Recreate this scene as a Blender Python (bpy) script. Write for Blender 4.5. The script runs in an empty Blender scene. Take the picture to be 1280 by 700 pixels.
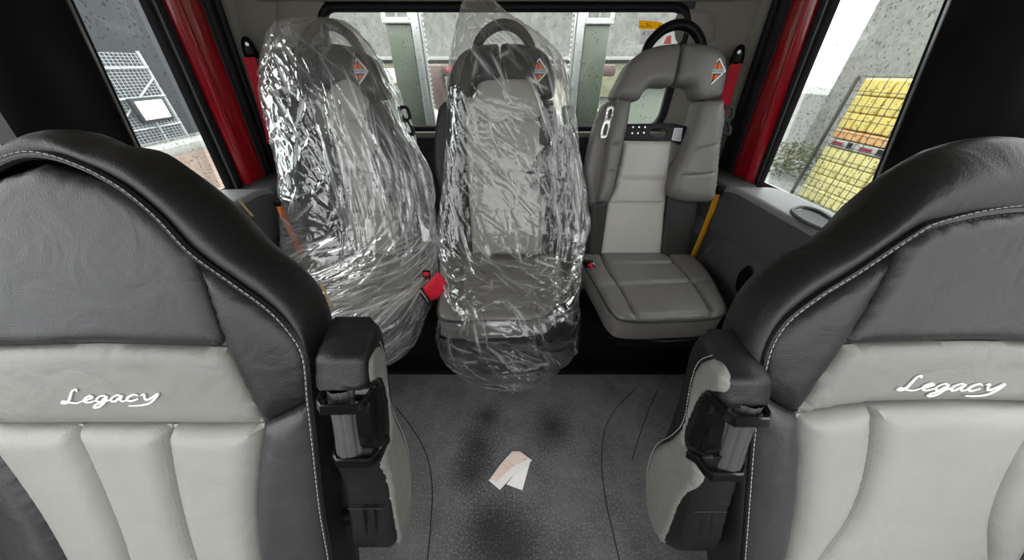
import bpy, bmesh, math, random
import numpy as np
from mathutils import Vector, Matrix, noise
from mathutils.geometry import delaunay_2d_cdt

S = bpy.context.scene
COL = S.collection
random.seed(7)

# ------------------------------------------------------------------ camera, sky, exposure
F = 365.0
PITCH = math.atan(268.0 / F)
CAM = Vector((0.0, 0.0, 1.2))
cam_data = bpy.data.cameras.new('camera')
cam_data.sensor_width = 36.0
cam_data.lens = F * 36.0 / 1280.0
cam_data.clip_start = 0.02
cam = bpy.data.objects.new('camera', cam_data)
cam.location = CAM
cam.rotation_euler = (math.pi / 2 - PITCH, 0, 0)
COL.objects.link(cam)
S.camera = cam

S.view_settings.view_transform = 'Standard'
S.view_settings.look = 'None'
S.view_settings.gamma = 1.0
S.view_settings.use_curve_mapping = False
S.view_settings.exposure = 1.75
S.cycles.transparent_max_bounces = 24
S.cycles.max_bounces = 10
S.cycles.diffuse_bounces = 6

# overcast sky: white, a little brighter towards the zenith
world = bpy.data.worlds.new('overcast_sky')
S.world = world
world.use_nodes = True
wn, wl = world.node_tree.nodes, world.node_tree.links
wn.clear()
w_out = wn.new('ShaderNodeOutputWorld')
w_bg = wn.new('ShaderNodeBackground')
w_tc = wn.new('ShaderNodeTexCoord')
w_sep = wn.new('ShaderNodeSeparateXYZ')
w_ramp = wn.new('ShaderNodeValToRGB')
wl.new(w_tc.outputs['Generated'], w_sep.inputs[0])
wl.new(w_sep.outputs['Z'], w_ramp.inputs[0])
w_ramp.color_ramp.elements[0].position = 0.0
w_ramp.color_ramp.elements[0].color = (0.42, 0.43, 0.44, 1)
w_ramp.color_ramp.elements[1].position = 1.0
w_ramp.color_ramp.elements[1].color = (1.0, 1.0, 1.0, 1)
wl.new(w_ramp.outputs[0], w_bg.inputs[0])
w_bg.inputs[1].default_value = 2.0
wl.new(w_bg.outputs[0], w_out.inputs[0])


# ------------------------------------------------------------------ geometry helpers
def ray(u, v):
    x = (u - 640.0) / F
    y = (v - 350.0) / F
    c, s = math.cos(PITCH), math.sin(PITCH)
    return Vector((x, c - y * s, -s - y * c))


class Plane:
    """A real plane in the cab; hit() measures where a photographed point lies on it."""
    def __init__(self, o, e1, e2):
        self.o = Vector(o); self.e1 = Vector(e1).normalized(); self.e2 = Vector(e2).normalized()
        self.n = self.e1.cross(self.e2).normalized()

    def hit(self, u, v):
        d = ray(u, v)
        t = (self.o - CAM).dot(self.n) / d.dot(self.n)
        p = CAM + d * t - self.o
        return (p.dot(self.e1), p.dot(self.e2))

    def P(self, a, b, c=0.0):
        return self.o + self.e1 * a + self.e2 * b + self.n * c

    def px(self, u, v, c=0.0):
        a, b = self.hit(u, v)
        return self.P(a, b, c)

    def shifted(self, c):
        return Plane(self.o + self.n * c, self.e1, self.e2)


def tilt(y0, z0, k):
    return Plane((0, y0, z0), (1, 0, 0), (0, k, 1))


def level(z):
    return Plane((0, 0, z), (1, 0, 0), (0, 1, 0))


def catmull(p, closed, step):
    p = [np.array(q[:2], float) for q in p]
    n = len(p)
    if n == 2 and not closed:
        k = max(2, int(np.linalg.norm(p[1] - p[0]) / step) + 1)
        return [p[0] + (p[1] - p[0]) * t for t in np.linspace(0, 1, k)]
    out = []
    segs = n if closed else n - 1
    for i in range(segs):
        p1, p2 = p[i % n], p[(i + 1) % n]
        p0 = p[(i - 1) % n] if (closed or i > 0) else 2 * p1 - p2
        p3 = p[(i + 2) % n] if (closed or i < n - 2) else 2 * p2 - p1
        d1 = max(np.linalg.norm(p1 - p0), 1e-6) ** .5
        d2 = max(np.linalg.norm(p2 - p1), 1e-6) ** .5
        d3 = max(np.linalg.norm(p3 - p2), 1e-6) ** .5
        m1 = (p1 - p0) / d1 - (p2 - p0) / (d1 + d2) + (p2 - p1) / d2
        m2 = (p2 - p1) / d2 - (p3 - p1) / (d2 + d3) + (p3 - p2) / d3
        m1 *= d2; m2 *= d2
        k = max(2, int(np.linalg.norm(p2 - p1) / step) + 1)
        for j in range(k):
            t = j / k
            h = (2*t**3 - 3*t**2 + 1) * p1 + (t**3 - 2*t**2 + t) * m1 + (-2*t**3 + 3*t**2) * p2 + (t**3 - t**2) * m2
            out.append(h)
    if not closed:
        out.append(p[-1])
    return out


def outline(pts, step):
    """closed outline; a third value of 1 marks a sharp corner"""
    cs = [i for i, q in enumerate(pts) if len(q) > 2 and q[2]]
    if not cs:
        return catmull(pts, True, step)
    out = []
    n = len(pts)
    for k, i in enumerate(cs):
        j = cs[(k + 1) % len(cs)]
        if j <= i:
            j += n
        seg = [pts[q % n] for q in range(i, j + 1)]
        out += catmull(seg, False, step)[:-1]
    return out


def resample(p, n):
    p = np.array(p, float)
    d = np.r_[0, np.cumsum(np.linalg.norm(np.diff(p, axis=0), axis=1))]
    t = np.linspace(0, d[-1], n)
    return np.stack([np.interp(t, d, p[:, k]) for k in range(p.shape[1])], 1)


def seg_dist(q, a, b):
    ab = b - a
    L = (ab ** 2).sum(1) + 1e-12
    best = np.full(len(q), 1e9)
    for i in range(len(a)):
        t = np.clip(((q - a[i]) @ ab[i]) / L[i], 0, 1)
        d = np.linalg.norm(q - (a[i] + t[:, None] * ab[i]), axis=1)
        best = np.minimum(best, d)
    return best


def inside(q, poly):
    x, y = q[:, 0], q[:, 1]
    res = np.zeros(len(q), bool)
    n = len(poly)
    for i in range(n):
        x1, y1 = poly[i]; x2, y2 = poly[(i + 1) % n]
        c = ((y1 > y) != (y2 > y)) & (x < (x2 - x1) * (y - y1) / (y2 - y1 + 1e-15) + x1)
        res ^= c
    return res


class MB:
    def __init__(self):
        self.v, self.f, self.m = [], [], []

    def add(self, v, f, mi=0):
        o = len(self.v)
        self.v += [tuple(q) for q in v]
        self.f += [tuple(i + o for i in q) for q in f]
        self.m += [mi] * len(f)
        return self

    def box(self, c, size, bevel=0.0, rot=None, mi=0, seg=2):
        bm = bmesh.new()
        bmesh.ops.create_cube(bm, size=1)
        for q in bm.verts:
            q.co = Vector((q.co.x * size[0], q.co.y * size[1], q.co.z * size[2]))
        if bevel:
            bmesh.ops.bevel(bm, geom=bm.edges[:], offset=bevel, segments=seg, profile=.5, affect='EDGES')
        M = rot if rot is not None else Matrix.Identity(3)
        c = Vector(c)
        bm.verts.index_update()
        self.add([M @ q.co + c for q in bm.verts], [[q.index for q in f.verts] for f in bm.faces], mi)
        bm.free()
        return self

    def tube(self, pts, r, seg=10, closed=False, mi=0, flat=1.0, ref=None):
        pts = [Vector(p) for p in pts]
        n = len(pts)
        rings = []
        prev = None
        for i, p in enumerate(pts):
            if closed:
                t = pts[(i + 1) % n] - pts[i - 1]
            else:
                t = pts[min(i + 1, n - 1)] - pts[max(i - 1, 0)]
            t.normalize()
            if ref is not None:
                x = Vector(ref) - t * t.dot(Vector(ref))
            elif prev is None:
                x = t.orthogonal()
            else:
                x = prev - t * t.dot(prev)
            x.normalize(); prev = x
            y = t.cross(x)
            rr = r[i] if hasattr(r, '__len__') else r
            rings.append([p + x * (math.cos(2*math.pi*k/seg) * rr) + y * (math.sin(2*math.pi*k/seg) * rr * flat) for k in range(seg)])
        v = [q for rg in rings for q in rg]
        f = []
        for i in range(n if closed else n - 1):
            for k in range(seg):
                a = i * seg + k; b = i * seg + (k + 1) % seg
                c = ((i + 1) % n) * seg + (k + 1) % seg; d = ((i + 1) % n) * seg + k
                f.append((a, b, c, d))
        if not closed:
            f.append(tuple(range(seg))[::-1]); f.append(tuple((n - 1) * seg + k for k in range(seg)))
        return self.add(v, f, mi)

    def grid(self, rows, mi=0, close=False):
        """rows: equal-length lists of points"""
        n, m = len(rows), len(rows[0])
        v = [q for r_ in rows for q in r_]
        f = []
        for i in range(n - 1):
            for j in range(m if close else m - 1):
                f.append((i*m + j, i*m + (j+1) % m, (i+1)*m + (j+1) % m, (i+1)*m + j))
        return self.add(v, f, mi)

    def panel(self, pl, pts, puff=.01, r=.02, thick=.03, res=.009, px=True, creases=(), cdepth=.008, cw=.007,
              surf=None, holes=(), mi=0, step=None, back=True):
        """an upholstered or moulded piece: rounded front over an outline on a plane, side walls and a back"""
        cv = (lambda q: tuple(pl.hit(q[0], q[1])) + tuple(q[2:])) if px else (lambda q: q)
        P = np.array(outline([cv(q) for q in pts], step or res))
        H = [np.array(outline([cv(q) for q in h], res * .6)) for h in holes]
        C = [np.array(catmull([cv(q) for q in c], False, res)) for c in creases]
        lo, hi = P.min(0), P.max(0)
        gx = np.arange(lo[0], hi[0] + res, res); gy = np.arange(lo[1], hi[1] + res, res * .87)
        G = np.array([(x + (res/2 if j % 2 else 0), y) for j, y in enumerate(gy) for x in gx])
        G = G[inside(G, P)] if len(G) else G
        if len(G):
            d = seg_dist(G, P, np.roll(P, -1, 0))
            G = G[d > res * .5]
            for h in H:
                G = G[(~inside(G, h)) & (seg_dist(G, h, np.roll(h, -1, 0)) > res * .4)]
        verts = [Vector(q) for q in P]
        edges = [(i, (i + 1) % len(P)) for i in range(len(P))]
        loops = [list(range(len(P)))]
        for h in H:
            o = len(verts)
            verts += [Vector(q) for q in h]
            edges += [(o + i, o + (i + 1) % len(h)) for i in range(len(h))]
            loops.append(list(range(o, o + len(h))))
        for c in C:
            c = c[inside(c, P)]
            if len(c):
                c = c[seg_dist(c, P, np.roll(P, -1, 0)) > res * .4]
            verts += [Vector(q) for q in c]
            if len(G) and len(c) > 1:
                G = G[seg_dist(G, c[:-1], c[1:]) > res * .4]
        verts += [Vector(q) for q in G]
        ov, oe, of, oov, _, _ = delaunay_2d_cdt(verts, edges, [], 1, 1e-7)
        W = np.array([(q.x, q.y) for q in ov])
        cen = np.array([W[list(f)].mean(0) for f in of]) if of else np.zeros((0, 2))
        keep = np.ones(len(of), bool)
        for h in H:
            keep &= ~inside(cen, h)
        keep &= inside(cen, P)
        d = seg_dist(W, P, np.roll(P, -1, 0))
        for h in H:
            d = np.minimum(d, seg_dist(W, h, np.roll(h, -1, 0)))
        k = 1 - np.minimum(d / r, 1)
        c = puff * np.sqrt(np.maximum(0, 1 - k * k))
        for q in C:
            dd = seg_dist(W, q[:-1], q[1:])
            c = c - cdepth * np.exp(-(dd / cw) ** 2) * np.minimum(1, d / r)
        base = np.array([surf(a, b) for a, b in W]) if surf else np.zeros(len(W))
        V = [pl.P(W[i, 0], W[i, 1], c[i] + base[i]) for i in range(len(W))]
        Fc = [tuple(f) for f, kk in zip(of, keep) if kk]
        mp = {}
        for i, o in enumerate(oov):
            for q in o:
                mp[q] = i
        for li, lp in enumerate(loops):
            ids = [mp[q] for q in lp if q in mp]
            o = len(V)
            V += [pl.P(W[i, 0], W[i, 1], base[i] - thick) for i in ids]
            m = len(ids)
            Fc += [(ids[i], ids[(i + 1) % m], o + (i + 1) % m, o + i) for i in range(m) if ids[i] != ids[(i+1) % m]]
            if li == 0 and back and not H:
                Fc.append(tuple(range(o, o + m))[::-1])
        return self.add(V, Fc, mi)

    def build(self, name, mats, parent=None, sharp=40, loc=None):
        off = Vector((0, 0, 0))
        p = parent
        while p is not None:
            off += p.location; p = p.parent
        if parent is None and loc is not None:
            off = Vector(loc)
        me = bpy.data.meshes.new(name)
        me.from_pydata([Vector(q) - off for q in self.v], [], self.f)
        me.polygons.foreach_set('material_index', self.m)
        bm = bmesh.new(); bm.from_mesh(me)
        bmesh.ops.remove_doubles(bm, verts=bm.verts, dist=1e-5)
        bmesh.ops.recalc_face_normals(bm, faces=bm.faces)
        bm.to_mesh(me); bm.free()
        for m in (mats if isinstance(mats, (list, tuple)) else [mats]):
            me.materials.append(m)
        me.polygons.foreach_set('use_smooth', [True] * len(me.polygons))
        me.set_sharp_from_angle(angle=math.radians(sharp))
        me.update()
        o = bpy.data.objects.new(name, me)
        COL.objects.link(o)
        if parent is not None:
            o.parent = parent
        elif loc is not None:
            o.location = loc
        return o


def tag(o, label=None, cat=None, group=None, kind=None):
    if label: o['label'] = label
    if cat: o['category'] = cat
    if group: o['group'] = group
    if kind: o['kind'] = kind
    return o


def empty(name, loc, label=None, cat=None, group=None, kind=None):
    o = bpy.data.objects.new(name, None)
    o.empty_display_size = .05
    o.location = loc
    COL.objects.link(o)
    return tag(o, label, cat, group, kind)


def text_shape(s, size=1.0):
    cu = bpy.data.curves.new('lettering', 'FONT')
    cu.body = s; cu.size = size; cu.align_x = 'CENTER'; cu.align_y = 'CENTER'
    o = bpy.data.objects.new('lettering', cu)
    COL.objects.link(o)
    bpy.context.view_layer.update()
    me = o.evaluated_get(bpy.context.evaluated_depsgraph_get()).to_mesh()
    v = [q.co.copy() for q in me.vertices]
    f = [tuple(p.vertices) for p in me.polygons]
    bpy.data.objects.remove(o)
    bpy.data.curves.remove(cu)
    return v, f


# ------------------------------------------------------------------ materials
def lin(c):
    c = c / 255.0
    return c / 12.92 if c <= .04045 else ((c + .055) / 1.055) ** 2.4


def rgb(r, g, b):
    return (lin(r), lin(g), lin(b), 1)


def mat(name, col, rough=.5, spec=.5, metal=0.0, coat=0.0, vary=0.0, vscale=6.0, bump=0.0, bscale=300.0, btype='noise',
        wrinkle=0.0, wscale=25.0, emit=None, col2=None):
    m = bpy.data.materials.new(name)
    m.use_nodes = True
    N, L = m.node_tree.nodes, m.node_tree.links
    b = N['Principled BSDF']
    b.inputs['Base Color'].default_value = col
    b.inputs['Roughness'].default_value = rough
    b.inputs['Specular IOR Level'].default_value = spec
    b.inputs['Metallic'].default_value = metal
    b.inputs['Coat Weight'].default_value = coat
    b.inputs['Coat Roughness'].default_value = .06
    tc = N.new('ShaderNodeTexCoord')
    if vary or col2:
        n = N.new('ShaderNodeTexNoise'); n.inputs['Scale'].default_value = vscale; n.inputs['Detail'].default_value = 6
        n.inputs['Roughness'].default_value = .65
        L.new(tc.outputs['Object'], n.inputs['Vector'])
        r = N.new('ShaderNodeValToRGB')
        r.color_ramp.elements[0].position = .3; r.color_ramp.elements[1].position = .7
        c2 = col2 or tuple(min(1, x * (1 + vary)) for x in col[:3]) + (1,)
        c1 = col if col2 else tuple(x * (1 - vary) for x in col[:3]) + (1,)
        r.color_ramp.elements[0].color = c1; r.color_ramp.elements[1].color = c2
        L.new(n.outputs['Fac'], r.inputs[0]); L.new(r.outputs[0], b.inputs['Base Color'])
    h = None
    if bump:
        if btype == 'voronoi':
            t = N.new('ShaderNodeTexVoronoi'); t.inputs['Scale'].default_value = bscale; o = t.outputs['Distance']
        else:
            t = N.new('ShaderNodeTexNoise'); t.inputs['Scale'].default_value = bscale; t.inputs['Detail'].default_value = 3
            o = t.outputs['Fac']
        L.new(tc.outputs['Object'], t.inputs['Vector'])
        bp = N.new('ShaderNodeBump'); bp.inputs['Strength'].default_value = bump; bp.inputs['Distance'].default_value = .001
        L.new(o, bp.inputs['Height']); h = bp
    if wrinkle:
        t = N.new('ShaderNodeTexNoise'); t.inputs['Scale'].default_value = wscale; t.inputs['Detail'].default_value = 2
        t.inputs['Distortion'].default_value = 1.2
        L.new(tc.outputs['Object'], t.inputs['Vector'])
        bp2 = N.new('ShaderNodeBump'); bp2.inputs['Strength'].default_value = wrinkle; bp2.inputs['Distance'].default_value = .01
        L.new(t.outputs['Fac'], bp2.inputs['Height'])
        if h: L.new(h.outputs[0], bp2.inputs['Normal'])
        h = bp2
    if h:
        L.new(h.outputs[0], b.inputs['Normal'])
    if emit:
        b.inputs['Emission Color'].default_value = emit[0]; b.inputs['Emission Strength'].default_value = emit[1]
    return m


def glass(name, tint, refl=.06, rough=.0):
    m = bpy.data.materials.new(name); m.use_nodes = True
    N, L = m.node_tree.nodes, m.node_tree.links
    N.clear()
    out = N.new('ShaderNodeOutputMaterial'); mx = N.new('ShaderNodeMixShader')
    tr = N.new('ShaderNodeBsdfTransparent'); gl = N.new('ShaderNodeBsdfGlossy')
    lw = N.new('ShaderNodeLayerWeight'); lw.inputs['Blend'].default_value = .25
    mm = N.new('ShaderNodeMath'); mm.operation = 'MULTIPLY'; mm.inputs[1].default_value = .35
    tr.inputs[0].default_value = tint; gl.inputs['Roughness'].default_value = rough
    L.new(lw.outputs['Fresnel'], mm.inputs[0]); L.new(mm.outputs[0], mx.inputs[0])
    L.new(tr.outputs[0], mx.inputs[1]); L.new(gl.outputs[0], mx.inputs[2]); L.new(mx.outputs[0], out.inputs[0])
    return m


def film(name, haze=.05):
    """thin clear polythene: clear and glossy, milky where the sheet is creased (the mesh's 'crease' attribute)"""
    m = bpy.data.materials.new(name); m.use_nodes = True
    N, L = m.node_tree.nodes, m.node_tree.links
    N.clear()
    out = N.new('ShaderNodeOutputMaterial'); tc = N.new('ShaderNodeTexCoord')
    at = N.new('ShaderNodeAttribute'); at.attribute_name = 'crease'
    nz = N.new('ShaderNodeTexNoise'); nz.inputs['Scale'].default_value = 60; nz.inputs['Detail'].default_value = 2
    L.new(tc.outputs['Object'], nz.inputs['Vector'])
    bp = N.new('ShaderNodeBump'); bp.inputs['Strength'].default_value = .5; bp.inputs['Distance'].default_value = .003
    L.new(nz.outputs['Fac'], bp.inputs['Height'])
    hz = N.new('ShaderNodeMath'); hz.operation = 'ADD'; hz.inputs[1].default_value = haze; hz.use_clamp = True
    L.new(at.outputs['Fac'], hz.inputs[0])
    tr = N.new('ShaderNodeBsdfTransparent'); tr.inputs[0].default_value = (.98, .98, .98, 1)
    df = N.new('ShaderNodeBsdfDiffuse'); df.inputs['Color'].default_value = (.92, .92, .92, 1)
    tl = N.new('ShaderNodeBsdfTranslucent'); tl.inputs['Color'].default_value = (.92, .92, .92, 1)
    mk = N.new('ShaderNodeMixShader'); mk.inputs[0].default_value = .35
    L.new(df.outputs[0], mk.inputs[1]); L.new(tl.outputs[0], mk.inputs[2])
    m1 = N.new('ShaderNodeMixShader'); L.new(hz.outputs[0], m1.inputs[0])
    L.new(tr.outputs[0], m1.inputs[1]); L.new(mk.outputs[0], m1.inputs[2])
    gl = N.new('ShaderNodeBsdfGlossy'); gl.inputs['Roughness'].default_value = .10
    L.new(bp.outputs[0], gl.inputs['Normal'])
    fr = N.new('ShaderNodeFresnel'); fr.inputs['IOR'].default_value = 1.5
    L.new(bp.outputs[0], fr.inputs['Normal'])
    fm = N.new('ShaderNodeMath'); fm.operation = 'MULTIPLY'; fm.inputs[1].default_value = 1.5
    L.new(fr.outputs[0], fm.inputs[0])
    f2 = N.new('ShaderNodeMath'); f2.operation = 'MINIMUM'; f2.inputs[1].default_value = .4
    L.new(fm.outputs[0], f2.inputs[0])
    m2 = N.new('ShaderNodeMixShader'); L.new(f2.outputs[0], m2.inputs[0])
    L.new(m1.outputs[0], m2.inputs[1]); L.new(gl.outputs[0], m2.inputs[2])
    L.new(m2.outputs[0], out.inputs[0])
    return m


def backlit(name, col):
    """thin printed film on glass: daylight shows through it"""
    m = bpy.data.materials.new(name); m.use_nodes = True
    N, L = m.node_tree.nodes, m.node_tree.links
    N.clear()
    out = N.new('ShaderNodeOutputMaterial'); mx = N.new('ShaderNodeMixShader'); mx.inputs[0].default_value = .6
    a = N.new('ShaderNodeBsdfDiffuse'); b = N.new('ShaderNodeBsdfTranslucent')
    a.inputs[0].default_value = col; b.inputs[0].default_value = col
    L.new(a.outputs[0], mx.inputs[1]); L.new(b.outputs[0], mx.inputs[2]); L.new(mx.outputs[0], out.inputs[0])
    return m


M = {
    'black_leather': mat('black_leather', rgb(22, 22, 23), .42, .34, vary=.12, bump=.22, bscale=480, btype='voronoi', wrinkle=.22, wscale=16),
    'charcoal_leather': mat('charcoal_leather', rgb(36, 36, 37), .42, .34, vary=.1, bump=.22, bscale=480, btype='voronoi', wrinkle=.24, wscale=14),
    'grey_leather': mat('grey_leather', rgb(112, 111, 106), .46, .4, vary=.07, bump=.22, bscale=480, btype='voronoi', wrinkle=.35, wscale=16),
    'pale_leather': mat('pale_leather', rgb(133, 133, 128), .48, .4, vary=.05, bump=.3, bscale=480, btype='voronoi', wrinkle=.3, wscale=10),
    'charcoal_leather_sheen': mat('charcoal_leather_sheen', rgb(50, 50, 51), .40, .36, vary=.1, bump=.22, bscale=480, btype='voronoi', wrinkle=.3, wscale=14),  # charcoal leather made lighter: the lower bolsters' sheen is painted into the colour
    'seat_vinyl': mat('seat_vinyl', rgb(107, 105, 102), .38, .4, vary=.07, bump=.2, bscale=420, btype='voronoi', wrinkle=.15, wscale=18),
    'seat_vinyl_dark': mat('seat_vinyl_dark', rgb(54, 53, 52), .4, .25, vary=.08, bump=.2, bscale=420, btype='voronoi'),
    'seat_vinyl_light': mat('seat_vinyl_light', rgb(180, 178, 171), .45, .4, vary=.05, bump=.2, bscale=420, btype='voronoi', wrinkle=.1, wscale=14),
    'seat_vinyl_darkest': mat('seat_vinyl_deep', rgb(44, 43, 43), .42, .25, vary=.08, bump=.2, bscale=420, btype='voronoi', wrinkle=.15, wscale=18),
    'pad_vinyl': mat('pad_vinyl', rgb(150, 148, 142), .45, .3, vary=.05, bump=.2, bscale=420, btype='voronoi'),
    'thread': mat('thread', rgb(180, 178, 173), .7, .2),
    'black_plastic': mat('black_plastic', rgb(15, 15, 16), .35, .15, bump=.12, bscale=700),
    'gloss_plastic': mat('gloss_plastic', rgb(14, 14, 15), .16, .35),
    'grip_rubber': mat('grip_rubber', rgb(66, 66, 67), .45, .4, vary=.15, vscale=40),
    'rubber_seal': mat('rubber_seal', rgb(22, 22, 23), .5, .2),
    'seal_highlight': mat('seal_highlight', rgb(110, 112, 114), .3, .5),
    'trim_grey': mat('trim_grey', rgb(135, 131, 122), .62, .3, vary=.06, bump=.25, bscale=600),
    'header_grey': mat('header_grey', rgb(204, 195, 178), .7, .3, vary=.05),
    'dark_trim': mat('dark_trim', rgb(66, 66, 67), .55, .2, vary=.06, bump=.3, bscale=600),
    'door_plastic': mat('door_plastic', rgb(82, 82, 84), .48, .25, vary=.06, bump=.3, bscale=700),
    'shelf_plastic': mat('shelf_plastic', rgb(120, 120, 122), .45, .45, vary=.05, bump=.25, bscale=700),
    'red_paint': mat('red_paint', rgb(166, 12, 30), .2, .5, coat=1.0),
    'red_webbing': mat('red_webbing', rgb(205, 26, 50), .6, .3, bump=.4, bscale=500),
    'red_button': mat('red_button', rgb(205, 40, 58), .35, .5),
    'steel': mat('steel', rgb(190, 190, 188), .28, .5, metal=1.0),
    'aluminium': mat('aluminium', rgb(190, 192, 192), .4, .5, metal=.6, vary=.06),
    'yellow_coat': mat('yellow_coat', rgb(235, 165, 20), .38, .5, vary=.05),
    'orange_coat': mat('orange_coat', rgb(222, 118, 20), .38, .5, vary=.05),
    'paper': mat('paper', rgb(238, 236, 232), .8, .2, vary=.04, vscale=30),
    'paper_print': mat('paper_print', rgb(234, 214, 202), .8, .2, vary=.06, vscale=30),
    'ink': mat('ink', rgb(30, 30, 32), .6, .2),
    'emblem_white': mat('emblem_white', rgb(236, 236, 232), .4),
    'emblem_black': mat('emblem_black', rgb(18, 18, 18), .4),
    'emblem_orange': mat('emblem_orange', rgb(238, 112, 34), .4),
    'emblem_grey': mat('emblem_grey', rgb(196, 198, 204), .4),
    'label_yellow': backlit('label_yellow', rgb(240, 200, 40)),
    'label_pink': backlit('label_pink', rgb(226, 160, 164)),
    'label_white': backlit('label_white', rgb(226, 222, 226)),
    'tan': mat('tan', rgb(190, 165, 120), .7, .2),
    'window_glass': glass('window_glass', (.92, .95, .93, 1)),
    'water': glass('water', (.80, .80, .80, 1)),
}


# ------------------------------------------------------------------ planes of the cab
K = .164                                                     # tumblehome of the cab sides
def wall_x(z, side):
    return (1.1 - (z - .79) * K) if side > 0 else -(1.2 - (z - .79) * K)
WR = Plane((1.1, 0, .79), (0, -1, 0), (-K, 0, 1))
WL = Plane((-1.2, 0, .79), (0, 1, 0), (K, 0, 1))
YB = 1.62
WB = Plane((0, YB, 0), (1, 0, 0), (0, 0, 1))
FLOOR = level(0.0)


def floor_material():
    m = mat('floor_rubber', rgb(74, 74, 76), .55, .4, bump=1.0, bscale=110)
    N, L = m.node_tree.nodes, m.node_tree.links
    b = N['Principled BSDF']
    tc = [n for n in N if n.type == 'TEX_COORD'][0]
    n1 = N.new('ShaderNodeTexNoise'); n1.inputs['Scale'].default_value = 7; n1.inputs['Detail'].default_value = 6
    n1.inputs['Roughness'].default_value = .7
    L.new(tc.outputs['Object'], n1.inputs['Vector'])
    r1 = N.new('ShaderNodeValToRGB')
    r1.color_ramp.elements[0].position = .3; r1.color_ramp.elements[0].color = rgb(70, 70, 72)
    r1.color_ramp.elements[1].position = .72; r1.color_ramp.elements[1].color = rgb(108, 108, 110)
    L.new(n1.outputs['Fac'], r1.inputs[0])
    # dusty light speckle
    n2 = N.new('ShaderNodeTexNoise'); n2.inputs['Scale'].default_value = 170; n2.inputs['Detail'].default_value = 3
    L.new(tc.outputs['Object'], n2.inputs['Vector'])
    r2 = N.new('ShaderNodeValToRGB')
    r2.color_ramp.elements[0].position = .52; r2.color_ramp.elements[0].color = (0, 0, 0, 1)
    r2.color_ramp.elements[1].position = .74; r2.color_ramp.elements[1].color = (1, 1, 1, 1)
    L.new(n2.outputs['Fac'], r2.inputs[0])
    mx = N.new('ShaderNodeMix'); mx.data_type = 'RGBA'
    mx.inputs['B'].default_value = rgb(136, 136, 137)
    mul = N.new('ShaderNodeMath'); mul.operation = 'MULTIPLY'; mul.inputs[1].default_value = .85
    L.new(r2.outputs[0], mul.inputs[0]); L.new(mul.outputs[0], mx.inputs['Factor']); L.new(r1.outputs[0], mx.inputs['A'])
    last = mx.outputs['Result']
    # damp footprints, darker and blotchy at the edges
    for (u, v, rad) in ((690, 534, .085), (598, 556, .075), (588, 590, .075), (612, 662, .10), (640, 690, .12), (610, 520, .06)):
        a, b_ = FLOOR.hit(u, v)
        d = N.new('ShaderNodeVectorMath'); d.operation = 'DISTANCE'; d.inputs[1].default_value = (a, b_, 0)
        L.new(tc.outputs['Object'], d.inputs[0])
        q = N.new('ShaderNodeMath'); q.operation = 'MULTIPLY_ADD'; q.inputs[1].default_value = .16
        L.new(n2.outputs['Fac'], q.inputs[0]); L.new(d.outputs['Value'], q.inputs[2])
        r = N.new('ShaderNodeMapRange'); r.inputs['From Min'].default_value = rad * .40 + .06; r.inputs['From Max'].default_value = rad * 1.10 + .10
        r.inputs['To Min'].default_value = .85; r.inputs['To Max'].default_value = 0
        L.new(q.outputs[0], r.inputs['Value'])
        x = N.new('ShaderNodeMix'); x.data_type = 'RGBA'; x.inputs['B'].default_value = rgb(30, 30, 32)
        L.new(r.outputs[0], x.inputs['Factor']); L.new(last, x.inputs['A'])
        last = x.outputs['Result']
    L.new(last, b.inputs['Base Color'])
    return m


# floor with two moulded seams
fl = MB().box((-.05, .5, -.02), (2.4, 2.4, .04)).build('floor', floor_material())
tag(fl, 'dusty black rubber floor with damp dark footprints', kind='structure')
for path in ([(795, 486), (772, 508), (757, 535), (752, 572), (757, 625), (766, 665), (775, 705)],
             [(494, 508), (515, 535), (533, 568), (540, 605), (539, 650), (534, 705)],
             [(822, 487), (808, 520), (797, 552), (790, 575)]):
    p = catmull([FLOOR.hit(*q) for q in path], False, .02)
    MB().tube([Vector((x, y, .0008)) for x, y in p], .0016, 6).build('floor_seam', M['rubber_seal'], fl)

# ceiling and rear header
MB().box((-.05, .66, 1.475), (2.3, 2.04, .03)).build('ceiling', M['header_grey'])['kind'] = 'structure'

# -------- back wall: a ring round the window opening
def rrect(x0, x1, z0, z1, r, n=10):
    out = []
    for cx, cz, a0 in ((x1 - r, z1 - r, 0), (x0 + r, z1 - r, 90), (x0 + r, z0 + r, 180), (x1 - r, z0 + r, 270)):
        for k in range(n + 1):
            a = math.radians(a0 + 90 * k / n)
            out.append((cx + r * math.cos(a), cz + r * math.sin(a)))
    return out


def ring_wall(inner, outer_fn, pos, depth_fn, mi=0):
    mb = MB()
    rows = [[pos(*p) for p in inner], [pos(*outer_fn(p)) for p in inner]]
    mb.grid(rows, close=True)
    mb.grid([[pos(*p) for p in inner], [depth_fn(pos(*p)) for p in inner]], close=True)
    return mb


WX0, WX1, WZ0, WZ1 = -.80, .735, .945, 1.392
win_in = rrect(WX0, WX1, WZ0, WZ1, .075)
bx0, bx1, bz0, bz1 = -1.12, 1.02, 0.0, 1.46
def to_rect(p):
    cx, cz = (WX0 + WX1) / 2, (WZ0 + WZ1) / 2
    dx, dz = p[0] - cx, p[1] - cz
    s = 1e9
    if dx > 1e-6: s = min(s, (bx1 - cx) / dx)
    if dx < -1e-6: s = min(s, (bx0 - cx) / dx)
    if dz > 1e-6: s = min(s, (bz1 - cz) / dz)
    if dz < -1e-6: s = min(s, (bz0 - cz) / dz)
    return (cx + dx * s, cz + dz * s)
wb = ring_wall(win_in, to_rect, lambda x, z: Vector((x, YB, z)), lambda p: p + Vector((0, .05, 0)))
# corners of the outer rectangle
mbk = wb
back = mbk.build('wall_back', M['dark_trim'], sharp=30)
back['kind'] = 'structure'
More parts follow.
